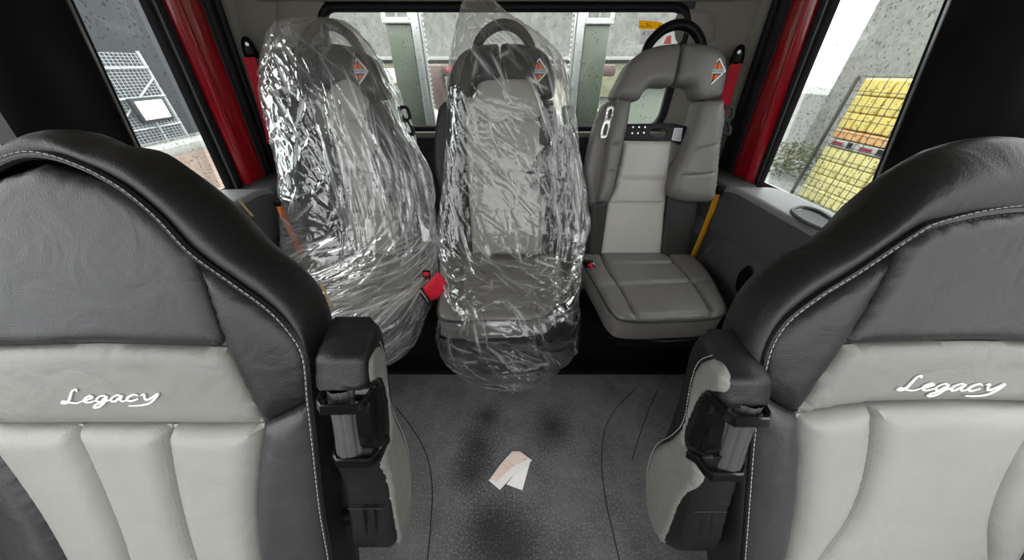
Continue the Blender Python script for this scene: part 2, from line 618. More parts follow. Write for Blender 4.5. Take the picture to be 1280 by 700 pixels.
# moulded ledge and raised panels between the seats below the window
MB().box((-.05, YB - .022, .925), (1.7, .05, .026), .008).build('ledge', M['trim_grey'], back)
for x0, x1 in ((-.52, -.14), (.12, .48), (-1.05, -.62), (.58, .96)):
    MB().panel(WB, [(x0, .40), (x1, .40), (x1, .78), (x1 - .06, .845), (x0 + .06, .845), (x0, .78)], puff=.03, r=.04, thick=.0, res=.02,
               px=False).build('moulded_panel', M['dark_trim'], back)
# header trim over the window
MB().box((-.05, YB - .035, 1.43), (2.0, .09, .045), .018).build('trim_1', M['header_grey'])['kind'] = 'structure'
# window: black seal, pane
w1 = empty('window_1', (-.03, YB, WZ0), kind='structure', label='wide rear window with a black rubber seal, wet outside')
MB().tube([Vector((x, YB - .004, z)) for x, z in rrect(WX0, WX1, WZ0, WZ1, .075)], .017, 10, closed=True).build('seal', M['rubber_seal'], w1)
MB().panel(Plane((0, YB + .03, 0), (1, 0, 0), (0, 0, 1)), rrect(WX0, WX1, WZ0, WZ1, .075, 5), puff=0, r=.01, thick=.004, res=.2, step=.2,
           px=False).build('pane', M['window_glass'], w1)


def raindrops(W, poly, depth, count, parent, seed):
    """beads of water standing on the outside of a pane"""
    d = MB(); rnd = random.Random(seed)
    P2 = np.array([p[:2] for p in poly]); lo, hi = P2.min(0), P2.max(0)
    Q = np.array([(rnd.uniform(lo[0], hi[0]), rnd.uniform(lo[1], hi[1])) for _ in range(count)])
    for a_, b_ in Q[inside(Q, P2)]:
        r = rnd.choice((.0013, .0016, .002, .0026, .0034)) * rnd.uniform(.8, 1.1)
        c = W.P(a_, b_, depth)
        ring = [c + W.e1 * (r * math.cos(t * math.pi / 3)) + W.e2 * (1.2 * r * math.sin(t * math.pi / 3)) for t in range(6)]
        ring2 = [c + W.e1 * (.6 * r * math.cos(t * math.pi / 3)) + W.e2 * (.7 * r * math.sin(t * math.pi / 3)) - W.n * r * .5 for t in range(6)]
        o = ring + ring2 + [c - W.n * r * .7]
        f = [(t, (t+1) % 6, 6 + (t+1) % 6, 6 + t) for t in range(6)] + [(6 + t, 6 + (t+1) % 6, 12) for t in range(6)]
        d.add(o, f)
    return tag(d.build('raindrops', M['raindrop'], parent, sharp=180), kind='stuff')


M['raindrop'] = glass('raindrop', (.62, .63, .63, 1))
raindrops(Plane((0, YB + .03, 0), (1, 0, 0), (0, 0, 1)), rrect(WX0, WX1, WZ0, WZ1, .075, 5), -.005, 1100, w1, 3)

# -------- side walls: pillar strips laid out along the real side walls
def lerp2(p, q, t):
    return (p[0] + (q[0] - p[0]) * t, p[1] + (q[1] - p[1]) * t)


def strip_line(W, top, bot):
    """a straight edge on the wall, extended to the header and below the sill: ((a,b) at z=1.45, (a,b) at z=.70)"""
    p, q = W.hit(*top), W.hit(*bot)
    zt = math.sqrt(1 + K * K)
    out = []
    for z in (1.45, .70):
        b = (z - .79) * zt
        out.append(lerp2(p, q, (b - p[1]) / (q[1] - p[1])))
    return out


def bulge_strip(W, e1, e2, h, n=24, m=8, base=0.0, power=.5, mi=0):
    mb = MB(); rows = []
    for i in range(n + 1):
        t = i / n
        p, q = lerp2(e1[0], e1[1], t), lerp2(e2[0], e2[1], t)
        row = []
        for j in range(m + 1):
            s = j / m
            a, b = lerp2(p, q, s)
            row.append(W.P(a, b, base + h * max(0, 1 - (2 * s - 1) ** 2) ** power))
        rows.append(row)
    return mb.grid(rows, mi)


def build_side(W, side, name, E, front_low, front_high, n_win, door_label):
    """E: pixel (top, bottom) pairs of the pillar edges from glass to trim"""
    lines = [strip_line(W, *e) for e in E]
    glass_e, red_out, red_in, trim_e = lines
    door = empty('door_%d' % n_win, (wall_x(.79, side), 1.0, 0), door_label, kind='structure')
    # red painted window frame: a rounded outer rib and a flatter inner face
    mid = [lerp2(red_out[i], red_in[i], .36) for i in range(2)]
    a = bulge_strip(W, red_out, mid, .035, base=.0)
    a.v += []; b = bulge_strip(W, mid, red_in, .010, base=.004, power=1)
    a.add(b.v, b.f); a.build('window_frame', M['red_paint'], door, sharp=60)
    # seals
    bulge_strip(W, [lerp2(glass_e[i], red_out[i], .0) for i in range(2)], [lerp2(glass_e[i], red_out[i], .45) for i in range(2)], .018).build('glass_seal', M['rubber_seal'], door)
    bulge_strip(W, [lerp2(glass_e[i], red_out[i], .42) for i in range(2)], [lerp2(glass_e[i], red_out[i], .55) for i in range(2)], .016).build('seal_highlight', M['seal_highlight'], door)  # paler strip that paints the highlight line along the black seal
    bulge_strip(W, [lerp2(glass_e[i], red_out[i], .52) for i in range(2)], red_out, .020).build('outer_seal', M['rubber_seal'], door)
    bulge_strip(W, red_in, [lerp2(red_in[i], trim_e[i], .55) for i in range(2)], .028).build('door_seal', M['rubber_seal'], door)
    bulge_strip(W, [lerp2(red_in[i], trim_e[i], .5) for i in range(2)], trim_e, .034).build('door_seal', M['rubber_seal'], door)
    # trim behind the door, curving into the back wall
    sgn = 1 if side > 0 else -1
    mb = MB(); rows = []
    for i in range(25):
        t = i / 24
        ab = lerp2(trim_e[0], trim_e[1], t)
        p0 = W.P(*ab)
        z = p0.z
        row = [p0 + W.n * .0, p0 + W.n * .02 + Vector((0, .012, 0))]
        x_back = (WX1 + .01 if side > 0 else WX0 - .01)
        cx = wall_x(z, side) - sgn * .04
        for k in range(11):
            th = math.pi / 2 * k / 10
            yy = max(p0.y + .03, YB - .16)
            r_ = YB - .004 - yy
            row.append(Vector((cx - sgn * .16 * (1 - math.cos(th)), yy + r_ * math.sin(th), z)))
        row.append(Vector((x_back, YB - .004, z)))
        rows.append(row)
    tr = mb.grid(rows).build('trim_%d' % (2 if side < 0 else 3), M['trim_grey'], sharp=60)
    tr['kind'] = 'structure'
    # glass
    zt = math.sqrt(1 + K * K)
    fl_, fh_ = W.e1.y * front_low, W.e1.y * front_high
    g0 = lerp2(glass_e[0], glass_e[1], (1.45 - 1.405) / .75); g1 = lerp2(glass_e[0], glass_e[1], (1.45 - .785) / .75)
    poly = [g1 + (1,), g0 + (1,), (fh_, (1.405 - .79) * zt, 1), (fl_, (.785 - .79) * zt, 1)]
    win = empty('window_%d' % n_win, (wall_x(.79, side), 1.0, .79), kind='structure',
                label='side window beaded with rain on the %s of the cab' % ('right' if side > 0 else 'left'))
    MB().panel(W.shifted(-.012), poly, puff=0, r=.01, thick=.004, res=.3, step=.3, px=False).build('pane', M['window_glass'], win)
    # rear seal line continues along the top and the front edge
    q = [W.P(poly[k][0], poly[k][1], .004) for k in (1, 2, 3)]
    MB().tube([q[0], q[1], q[2]], .014, 8).build('seal', M['rubber_seal'], win)
    # rain drops
    raindrops(W, poly, -.0165, 1500 if side > 0 else 700, win, 5 + n_win)
    # pillar in front of the window and the wall above and below
    col = MB()
    X = lambda z, off=0: wall_x(z, side) + sgn * off
    rows = []
    for i in range(13):
        z = i / 12 * 1.46
        yf = front_low + (front_high - front_low) * max(0, (z - .79) / .62)
        rows.append([Vector((X(z, .03), yf + .004, z)), Vector((X(z, -.03), yf - .012, z)), Vector((X(z, -.05), yf - .04, z)),
                     Vector((X(z, -.05), yf - .20, z)), Vector((X(z, -.02), yf - .24, z)), Vector((X(z, .03), yf - .24, z))])
    col.grid(rows).build('trim_%d' % (4 if side < 0 else 5), M['black_plastic'], sharp=40)['kind'] = 'structure'
    hd = MB()
    hd.grid([[W.P(W.e1.y * y, (1.39 - .79) * zt, .004), W.P(W.e1.y * y, (1.43 - .79) * zt, .03), W.P(W.e1.y * y, (1.47 - .79) * zt, .05)] for y in (.5, .9, 1.3)])
    hd.build('trim_%d' % (6 if side < 0 else 7), M['dark_trim'])['kind'] = 'structure'
    wl_ = MB()
    wl_.grid([[Vector((X(z, .05), y, z)) for y in (-.3, .3, .9, YB + .05)] for z in (0, .4, .77)])
    wl_.build('wall_left' if side < 0 else 'wall_right', M['dark_trim'])['kind'] = 'structure'
    return door, lines


EL = [((173, 0), (273, 217)), ((199, 0), (295, 217)), ((249, 0), (330, 217)), ((268, 0), (337, 200))]
ER = [((1051, 0), (960, 217)), ((1029, 0), (951, 217)), ((992, 0), (915, 217)), ((973, 0), (899, 217))]
door_l, lines_l = build_side(WL, -1, 'left', EL, .95, 1.0, 2, 'left rear door with a red painted window frame')
door_r, lines_r = build_side(WR, 1, 'right', ER, .84, .93, 3, 'right rear door with a red painted window frame')

# -------- inner door panels: shelf, panel, recesses
SH = level(.79)
def door_inner(door, side, y0, y1):
    sg = side
    xo, xi = wall_x(.79, side), wall_x(.79, side) - sg * .165
    # moulded lid with a rounded inner edge, dropping into the panel
    side_prof = [(xi, .770), (xi - sg * .004, .70), (xi - sg * .004, .60)]
    MB().grid([[Vector((x, y, z - (.02 if y > y1 - .02 else 0))) for x, z in side_prof] for y in np.linspace(y0, y1, 14)]).build('shelf_side', M['door_plastic'], door, sharp=50)
    prof = [(xo, .79), (xi + sg * .02, .79), (xi + sg * .006, .785), (xi, .770)]
    rows = [[Vector((x, y, z)) for x, z in prof] for y in np.linspace(y0, y1 - .10, 12)]
    for k, y in enumerate(np.linspace(y1 - .09, y1, 6)):
        t = (k + 1) / 6
        rows.append([Vector((x, y, z - .02 * t ** 2)) for x, z in prof])
    MB().grid(rows).build('door_shelf', M['shelf_plastic'], door, sharp=50)
    prof = [(xi - sg * .004, .602), (xi + sg * .004, .59), (xi + sg * .012, .40), (xi + sg * .03, .20), (xi + sg * .05, .0)]
    MB().grid([[Vector((x, y, z)) for x, z in prof] for y in np.linspace(y0, YB - .02, 8)]).build('door_panel', M['door_plastic'], door, sharp=50)
    # end block behind the lid
    MB().box(((xo + xi) / 2, (y1 + YB) / 2 + .01, .40), (.15, YB - y1, .755), .02).build('corner_block', M['dark_trim'], door)
    # raised moulding on the panel
    Wd = Plane((xi + sg * .004, 0, 0), (0, -sg, 0), (0, 0, 1))
    pts = [(-sg * (y1 - .05), .18), (-sg * (y1 - .05), .50), (-sg * (y1 - .12), .575), (-sg * .62, .56), (-sg * .55, .45), (-sg * .6, .18)]
    MB().panel(Wd, pts, puff=.012, r=.02, thick=.01, res=.02, px=False).build('moulded_panel', M['door_plastic'], door)
    return Wd
Wd_r = door_inner(door_r, 1, -.2, 1.27)
Wd_l = door_inner(door_l, -1, -.2, 1.25)

# handle recess with a black latch low on the right panel
Wh = Wd_r.shifted(.010)
rec = [(926, 338), (938, 331), (944, 338), (943, 352), (934, 366), (925, 370), (920, 362), (921, 348)]
MB().panel(Wh, rec, puff=.006, r=.012, thick=.02, res=.006).build('door_handle', M['gloss_plastic'], door_r)
hp = door_r.children[-1]
for d_ in (0, 6, 12):
    MB().tube([Wh.px(926 + d_ * .9, 344 + d_ * -.3, .009), Wh.px(925 + d_ * .7, 362 - d_ * .7, .009)], .004, 6).build('grille_bar', M['black_plastic'], door_r)
# pull recess in the right shelf: dark cup with a raised lip
Ws = level(.792)
lip = [(990, 264), (1003, 259), (1020, 263), (1036, 272), (1047, 284), (1040, 292), (1022, 285), (1003, 276)]
ab = [Ws.hit(*q) for q in lip]
lp = catmull(ab, True, .012)
MB().tube([Vector((x, y, .793)) for x, y in lp], .006, 8, closed=True).build('cup_lip', M['door_plastic'], door_r)
cen = np.mean(np.array(lp), 0)
MB().panel(Ws, [tuple(cen + (np.array(q) - cen) * .92) for q in ab], puff=-.002, r=.02, thick=.001, res=.012, px=False).build('pull_cup', M['gloss_plastic'], door_r)

# inset trim covers high in the two rear corners
for (pts, W_) in (([(345, 2), (352, -4), (402, -4), (405, 10), (404, 40), (380, 48), (350, 46), (345, 38)], WB.shifted(.01)),
                  ([(846, 20), (852, 14), (886, 13), (893, 20), (892, 50), (880, 56), (850, 54), (845, 48)], WB.shifted(.01))):
    MB().panel(W_, pts, puff=.006, r=.012, thick=.006, res=.012).build('corner_cover', M['trim_grey'], back)

# riser that carries the rear seats
rs = MB()
rs.box((-.05, 1.255, .16), (2.0, .71, .32), .012)
r_ = rs.build('trim_8', M['black_plastic']); r_['kind'] = 'structure'
for x in (-.62, -.28, .1, .30, .62):
    MB().box((x, .897, .16), (.012, .008, .27), .003).build('riser_rib', M['black_plastic'], r_)
MB().box((-.05, .885, .012), (2.0, .05, .024), .008).build('riser_foot', M['black_plastic'], r_)

# unseen bulkhead behind the viewer, added to block light from the front
MB().box((-.05, -.78, .45), (2.3, .10, .95), .02).build('wall_front', M['dark_trim'])['kind'] = 'structure'


# ------------------------------------------------------------------ rear seats
def stitches(name, pts, parent, dash=.0055, gap=.0028, w=.00048, n=None, m='thread'):
    """sewn thread: short dashes standing on the leather along a 3-D path"""
    P = np.array([tuple(p) for p in pts])
    d = np.r_[0, np.cumsum(np.linalg.norm(np.diff(P, axis=0), axis=1))]
    mb = MB(); s = 0.0
    at = lambda t: Vector([np.interp(t, d, P[:, k]) for k in range(3)])
    while s + dash < d[-1]:
        a, b = at(s), at(s + dash)
        mb.tube([a, a.lerp(b, .5), b], w, 5)
        s += dash + gap
    return tag(mb.build(name, M[m], parent), kind='stuff')


RB = tilt(1.19, .47, .215)                  # face of the grey back insert
RBf = RB.shifted(.055)                      # face of the bolsters
RH = RB.shifted(.055)
GRP = 'rear seats in a row'

def cyl(mb, c, axis, r, h, seg=12, mi=0):
    c = Vector(c); ax = Vector(axis).normalized()
    return mb.tube([c - ax * h / 2, c + ax * h / 2], r, seg, mi=mi)


def emblem(plane, T, R_, B, L_, parent):
    T, R_, B, L_ = [np.array(plane.hit(*q)) for q in (T, R_, B, L_)]
    C = (T + R_ + B + L_) / 4
    ex, ey = (R_ - L_) / 2, (T - B) / 2
    mb = MB()
    def pos(s, t, c): 
        q = C + s * ex + t * ey
        return plane.P(q[0], q[1], c)
    def poly(pts, c0, c1, mi):
        n = len(pts)
        v = [pos(s, t, c1) for s, t in pts] + [pos(s, t, c0) for s, t in pts]
        f = [tuple(range(n))] + [(i, (i + 1) % n, n + (i + 1) % n, n + i) for i in range(n)]
        mb.add(v, f, mi)
    c = .001
    poly([(0, 1), (.98, 0), (0, -1), (-.98, 0)], -.004, c, 0)
    poly([(0, .82), (.80, 0), (0, -.82), (-.80, 0)], c, c + .0008, 1)
    for sx in (-1, 1):
        poly([(sx * .05, .70), (sx * .50, .20), (sx * .05 , .24)], c, c + .0016, 2)
        poly([(sx * .07, -.66), (sx * .50, -.22), (sx * .07, -.26)], c, c + .0016, 2)
    n = 9
    top = [(-.80 + 1.6 * i / (n-1), .12 + .08 * (1 - (2*i/(n-1) - 1) ** 2)) for i in range(n)]
    bot = [(.80 - 1.6 * i / (n-1), -.20 + .06 * (1 - (2*i/(n-1) - 1) ** 2)) for i in range(n)]
    poly(top + bot, c, c + .0022, 3)
    v, f = text_shape('INTERNATIONAL', .235)
    w = max(q.x for q in v)
    mb.add([pos(q.x / w * .70, q.y * 1.0 + .0 + .04 * (1 - (q.x / w) ** 2), c + .0027) for q in v], f, 1)
    return mb.build('emblem', [M['emblem_white'], M['emblem_black'], M['emblem_orange'], M['emblem_grey']], parent, sharp=20)


def make_rear_seat():
    root = empty('rear_seat', (.575, 1.0, .32),
                 'bare grey leather rear seat without a plastic cover, far right by the door', 'seat', GRP)
    V, VD, VL = M['seat_vinyl'], M['seat_vinyl_dark'], M['seat_vinyl_light']
    # cushion with sewn channels
    Cz = level(.47)
    out = [(727, 322), (750, 317), (788, 315), (823, 315), (862, 321), (883, 340), (899, 368), (906, 386), (902, 396), (880, 400), (840, 402), (800, 403),
           (774, 400), (764, 392), (750, 368), (735, 342)]
    cr = [[(745, 310), (758, 340), (775, 365), (799, 412)], [(818, 308), (845, 335), (868, 362), (896, 410)],
          [(768, 333), (842, 333)], [(744, 361), (782, 359), (867, 356), (898, 352)]]
    MB().panel(Cz, out, puff=.022, r=.035, thick=.085, res=.008, creases=cr, cdepth=.013, cw=.007,
               surf=lambda a, b: .0).build('cushion', V, root)
    cu = root.children[-1]
    ab = catmull([Cz.hit(*q) for q in out], True, .015)
    MB().tube([Vector((x, y, .472)) for x, y in ab], .0045, 6, closed=True).build('piping', VD, cu)
    # frame under the cushion
    MB().box((.575, .98, .355), (.36, .46, .05), .008).build('seat_frame', M['black_plastic'], root)
    MB().tube([(.36, .76, .377), (.575, .735, .377), (.79, .76, .377)], .006, 8).build('frame_bar', M['gloss_plastic'], root)
    # back
    ins = [(780, 176, 1), (839, 177, 1), (836, 210), (833, 240), (830, 270), (828, 322, 1), (748, 322, 1), (752, 290), (759, 255), (768, 236), (775, 206)]
    MB().panel(RB, ins, puff=.012, r=.02, thick=.03, res=.009,
               creases=[[(760, 221), (769, 222.5), (834, 223.5), (845, 223.5)], [(750, 253), (760, 253.5), (832, 252.5), (842, 252.5)]],
               cdepth=.008, cw=.004).build('back_insert', VL, root)
    lb = [(773, 124, 1), (789, 125, 1), (786, 145), (784, 156), (777, 186), (773, 206), (766, 236), (758, 254, 1), (747, 251, 1), (756, 208), (760, 178), (767, 150)]
    MB().panel(RBf, lb, puff=.022, r=.03, thick=.075, res=.008, creases=[[(755, 178), (779, 181)], [(750, 213), (775, 215)]], cdepth=.006, cw=.004).build('bolster', V, root)
    # outer wing of the left bolster carries the hook plate
    wing = [(771, 124, 1), (775, 150), (768, 200), (757, 258, 1), (738, 258, 1), (733, 214), (746, 152), (757, 129)]
    MB().panel(RB.shifted(.012), wing, puff=.012, r=.02, thick=.05, res=.01).build('side_wing', V, root)
    hk = [(760, 133), (768, 133), (768, 140), (762, 160), (758, 172), (752, 173), (751, 167), (757, 144)]
    MB().panel(RB.shifted(.040), hk, puff=.001, r=.003, thick=.003, res=.006,
               holes=[[(762, 136), (765, 136), (763, 147), (759.5, 147)], [(757, 155), (760, 156), (757, 169), (753.5, 168)]]).build('hook_plate', M['steel'], root)
    rb = [(876, 127, 1), (904, 125, 1), (905, 150), (900, 180), (895, 232), (890, 250), (868, 253), (850, 251), (840, 246), (837, 238), (843, 216), (855, 190), (868, 156)]
    MB().panel(RBf, rb, puff=.026, r=.045, thick=.075, res=.008,
               creases=[[(850, 190), (878, 184), (902, 178)], [(836, 218), (870, 218), (900, 214)]], cdepth=.006, cw=.004).build('bolster', V, root)
    lo = [(836, 240, 1), (872, 254, 1), (866, 285), (857, 322, 1), (826, 322, 1)]
    MB().panel(RB.shifted(.02), lo, puff=.01, r=.02, thick=.06, res=.012).build('lower_panel', VD, root)
    lo = [(740, 250, 1), (760, 252, 1), (751, 322, 1), (735, 322, 1)]
    MB().panel(RB.shifted(.02), lo, puff=.01, r=.02, thick=.06, res=.012).build('lower_panel', VD, root)
    sm = [(838, 177), (848, 180), (860, 184), (852, 200), (842, 222), (834, 240), (833, 222), (836, 200)]
    MB().panel(RB.shifted(-.01), sm, puff=.006, r=.01, thick=.02, res=.01).build('side_mesh', V, root)
    sd = MB(); pl = RB.shifted(-.003)
    for i in range(4):
        for j in range(7):
            q = pl.px(841 + i * 3.0 - j * 1.0, 203 + j * 3.8 - i * .6)
            cyl(sd, q, pl.n, .0028, .002, 6)
    tag(sd.build('mesh_hole', M['black_plastic'], root.children[-1]), kind='stuff')
    # back shell behind
    sh = [(776, 172, 1), (858, 180, 1), (886, 182, 1), (868, 250), (852, 326, 1), (742, 326, 1), (744, 250), (760, 170, 1)]
    MB().panel(RB.shifted(-.04), sh, puff=.004, r=.02, thick=.03, res=.03).build('back_shell', M['black_plastic'], root)
    # bottle bracket with an oval slot, bolts and a printed plate
    br = [(779, 155, 1), (842, 154, 1), (866, 160, 1), (857, 184, 1), (838, 175.5, 1), (778, 175, 1)]
    bp = RB.shifted(.006)
    oval = [(823 + 10.5 * math.cos(t), 166 + 6 * math.sin(t)) for t in np.linspace(0, 2 * math.pi, 14, endpoint=False)]
    MB().panel(bp, br, puff=.001, r=.003, thick=.006, res=.008, holes=[oval]).build('bracket', M['black_plastic'], root)
    bk = root.children[-1]
    b_ = MB()
    for u, v in ((791, 159), (798.5, 159), (806, 159), (790, 166.5), (797, 166.5), (804.5, 166), (860, 166), (857, 177)):
        cyl(b_, bp.px(u, v, .002), bp.n, .0032, .004, 8)
    tag(b_.build('bolt', M['steel'], bk), kind='stuff')
    pq = [(843, 160, 1), (853.5, 160, 1), (851, 177, 1), (839.5, 175, 1)]
    MB().panel(bp.shifted(.0015), pq, puff=.0005, r=.002, thick=.001, res=.01).build('printed_plate', M['emblem_grey'], bk)
    ln = MB()
    for k in range(6):
        ln.tube([bp.px(844 - k * .5, 162.5 + k * 2.2, .0026), bp.px(852 - k * .45, 162.8 + k * 2.2, .0026)], .0008, 4)
    tag(ln.build('printed_line', M['ink'], bk), kind='stuff')
    # posts that carry the headrest
    for (u0, v0, u1, v1) in ((781, 175, 781, 112), (868, 182, 886, 112)):
        MB().tube([RB.px(u0, v0, -.035), RB.px(u1, v1, -.03)], .012, 8).build('back_post', M['black_plastic'], root)
    # right-hand belt hook
    hk = [(905, 134), (917, 132.5), (919, 136), (917, 148), (913, 150), (913, 156), (915, 158), (913, 169), (906, 169), (904, 160)]
    MB().panel(RB.shifted(.004), hk, puff=.001, r=.003, thick=.005, res=.006,
               holes=[[(909, 137), (914.5, 136.5), (913, 147), (909.5, 148)], [(907, 153), (909.5, 153), (910, 165), (907.3, 165.5)]]).build('belt_hook', M['black_plastic'], root)
    # headrest in two halves
    hl = [(849, 56), (836, 55.5), (824, 57), (805, 63), (789, 77), (778, 97), (769, 118), (771, 122, 0), (780, 124), (799, 124.5), (805, 115), (811, 109), (820, 107), (838, 107), (842, 101), (846, 84), (850, 64)]
    hr = [(854, 56), (868, 54.5), (883, 55), (902, 60), (912, 70), (915, 85), (913, 104), (908, 118), (893, 122), (877, 124), (870, 120), (866, 109), (860, 106), (846, 105), (844, 98), (849, 76)]
    c0 = RH.hit(842, 90)
    sf = lambda a, b: -.9 * (a - c0[0]) ** 2 - .10 * max(0, b - c0[1]) ** 2
    for pts in (hl, hr):
        MB().panel(RH, pts, puff=.028, r=.035, thick=.055, res=.007, surf=sf).build('headrest_pad', V, root)
    hp = root.children[-1]
    pe = RH.shifted(.0)
    a, b = pe.hit(893.6, 89.5)
    # the emblem lies on the pad's curved face
    emblem(Plane(pe.P(0, 0, sf(a, b) + .0290), pe.e1, pe.e2), (900.4, 72.4), (907.5, 88.7), (888.4, 107), (879.9, 90.4), hp)
    # grab loop above the headrest
    ap = RB.shifted(-.02)
    arc = catmull([ap.hit(*q) for q in ((806, 70), (811, 56), (823, 42), (838, 33), (853, 31), (866, 37), (874, 48), (878, 62), (879, 75))], False, .012)
    MB().tube([ap.P(x, y) for x, y in arc], .017, 12).build('grab_loop', M['black_plastic'], root)
    return root


seat_r = make_rear_seat()


def copy_tree(o, parent=None, skip=()):
    c = o.copy(); COL.objects.link(c)
    if parent is not None: c.parent = parent
    for ch in list(o.children):
        if ch.name.split('.')[0] in skip: continue
        copy_tree(ch, c)
    return c


pad_px = [(581, 130, 1), (593, 121), (599, 103), (611, 97), (655, 97), (667, 103), (673, 120), (682, 130, 1), (684, 210), (677, 318, 1), (591, 318, 1), (584, 210)]
SKIP = ('bracket', 'back_insert', 'side_mesh', 'mesh_hole', 'hook_plate')
DX = {'c': -.632, 'l': -1.272}
for key, lab in (('c', 'dark grey rear seat under clear plastic, middle of the row of three'),
                 ('l', 'dark grey rear seat under clear plastic, far left by the door')):
    s = copy_tree(seat_r, skip=SKIP)
    s.location.x += DX[key]
    s['label'] = lab
    bpy.context.view_layer.update()
    for ch in s.children:                       # the covered seats are trimmed in a darker leather
        if ch.name.split('.')[0] in ('bolster', 'headrest_pad', 'side_wing'):
            ch.material_slots[0].link = 'OBJECT'
            ch.material_slots[0].material = M['seat_vinyl_dark' if ch.name.startswith('cushion') else 'seat_vinyl_darkest']
    if key == 'l':
        pad_px = [(max(q[0], 624),) + tuple(q[1:]) if q[0] < 630 else q for q in pad_px]
        pad_px = [q for i, q in enumerate(pad_px) if i not in (2, 3)]
    dx = DX[key] - DX['c']
    mb = MB().panel(RBf.shifted(.006), pad_px, puff=.02, r=.03, thick=.06, res=.010,
                    creases=[[(575, 150), (690, 150)], [(575, 215), (690, 215)], [(575, 265), (690, 265)]], cdepth=.006, cw=.004)
    mb.v = [(x + dx, y, z) for x, y, z in mb.v]
    mb.build('back_insert', M['pad_vinyl'], s)

# ------------------------------------------------------------------ plastic covers
def cover(name, rings, label, seed, mat_, style, cx, ncrease):
    nr, nt = 380, 480
    R_ = np.array(rings, float)
    w = np.r_[0, np.cumsum(np.linalg.norm(np.diff(R_[:, 2:4], axis=0), axis=1) + .5 * np.linalg.norm(np.diff(R_[:, :2], axis=0), axis=1))]
    pts = catmull_rows(R_, w, np.linspace(0, w[-1], nr))
    th = 2 * np.pi * np.arange(nt) / nt
    c_, s_ = np.cos(th), np.sin(th)
    q = (np.abs(c_) ** 2.7 + np.abs(s_) ** 2.7) ** (-1 / 2.7)
    a, b = s_ * q, c_ * q                       # a across, b front (+1) to back (-1)
    k = (1 - b) / 2
    xl, xr, yf, zf, yb, zb = [pts[:, i:i+1] for i in range(6)]
    P = np.stack([(xl + xr) / 2 + a * (xr - xl) / 2, yf + (yb - yf) * k, zf + (zb - zf) * k], 2)
    def normals(P):
        du = np.roll(P, -1, 1) - np.roll(P, 1, 1)
        dv = np.gradient(P, axis=0)
        n = np.cross(du, dv)
        return n / np.maximum(np.linalg.norm(n, axis=2, keepdims=True), 1e-9)
    n0 = normals(P)
    h = np.zeros((nr, nt)); cr = np.zeros((nr, nt))
    for i in range(0, nr):
        for j in range(0, nt, 1):
            if (i % 4 == 0) and (j % 4 == 0):
                x, y, z = P[i, j]
                h[i, j] = noise.noise((x * 3.2 + seed, y * 3.2, z * 2.2)) + .5 * noise.noise((x * 8 + seed, y * 8, z * 4))
    g = h[::4, ::4]                             # smooth undulation sampled coarsely, then interpolated
    ii = np.arange(nr) / 4; jj = np.arange(nt) / 4
    i0 = np.clip(ii.astype(int), 0, g.shape[0] - 2); fi = np.clip(ii - i0, 0, 1)[:, None]
    j0 = jj.astype(int) % g.shape[1]; j1 = (j0 + 1) % g.shape[1]; fj = (jj - jj.astype(int))[None]
    fi, fj = fi * fi * (3 - 2 * fi), fj * fj * (3 - 2 * fj)
    h = (g[i0][:, j0] * (1 - fi) * (1 - fj) + g[i0 + 1][:, j0] * fi * (1 - fj) + g[i0][:, j1] * (1 - fi) * fj + g[i0 + 1][:, j1] * fi * fj) * .010
    rnd = random.Random(int(seed * 10) + 4)
    made = 0
    while made < ncrease:
        ic = rnd.randint(2, nr - 3); jc = int(rnd.uniform(-.36, .36) * nt) % nt
        p = P[ic, jc]
        dens, mean, spread, l0, l1, w0, w1, milk = style(p)
        if rnd.random() > dens: continue
        made += 1
        ds = np.linalg.norm(P[ic + 1, jc] - P[ic - 1, jc]) / 2 + 1e-5
        dt = np.linalg.norm(P[ic, (jc + 1) % nt] - P[ic, jc - 1]) / 2 + 1e-5
        ang = rnd.gauss(mean, spread); Lh = rnd.uniform(l0, l1) / 2; wd = rnd.uniform(w0, w1)
        A = wd * rnd.uniform(.25, .75) * rnd.choice((1, 1, -1)) * min(1, .45 + 1.1 * max(0, -n0[ic, jc, 1]))
        ex = abs(math.sin(ang)) * Lh + wd * 1.5; ey = abs(math.cos(ang)) * Lh + wd * 1.5
        ni, nj = min(120, int(ey / ds) + 2), min(160, int(ex / dt) + 2)
        I = np.arange(max(0, ic - ni), min(nr, ic + ni + 1)); J = np.arange(jc - nj, jc + nj + 1)
        X = (J - jc)[None] * dt; Y = (I - ic)[:, None] * ds
        bend = rnd.uniform(-.6, .6)
        l = X * math.sin(ang) + Y * math.cos(ang); d = X * math.cos(ang) - Y * math.sin(ang) + bend * l * l
        tp = np.maximum(0, 1 - (l / Lh) ** 2)
        wl_ = wd * (.35 + .65 * tp)
        ix = np.ix_(I, J % nt)
        h[ix] += A * tp * np.maximum(0, 1 - np.abs(d) / wl_)
        off = wd * rnd.uniform(-.3, .3)
        cr[ix] = np.maximum(cr[ix], milk * rnd.random() ** 2.2 * tp * np.exp(-((d - off) / rnd.choice((.0022, .003, .0055))) ** 2))
        if rnd.random() < .16:                  # a bruised, cloudy facet on one side of the crease
            cr[ix] = np.maximum(cr[ix], milk * .45 * tp * ((d > 0) & (d < wl_)) * (1 - d / wl_))
    e = (np.minimum(1, np.arange(nr) / 14) * np.minimum(1, .25 + (nr - 1 - np.arange(nr)) / 60))[:, None]
    P = P + n0 * (h * e - .002)[..., None]
    off = np.array((cx, 1.0, .32))
    me = bpy.data.meshes.new(name)
    idx = np.arange(nr * nt).reshape(nr, nt); nx = np.roll(idx, -1, 1)
    f = np.stack([idx[:-1], nx[:-1], nx[1:], idx[1:]], 2).reshape(-1, 4)
    me.vertices.add(nr * nt); me.vertices.foreach_set('co', (P - off).reshape(-1))
    me.loops.add(f.size); me.loops.foreach_set('vertex_index', f.reshape(-1).astype(np.int32))
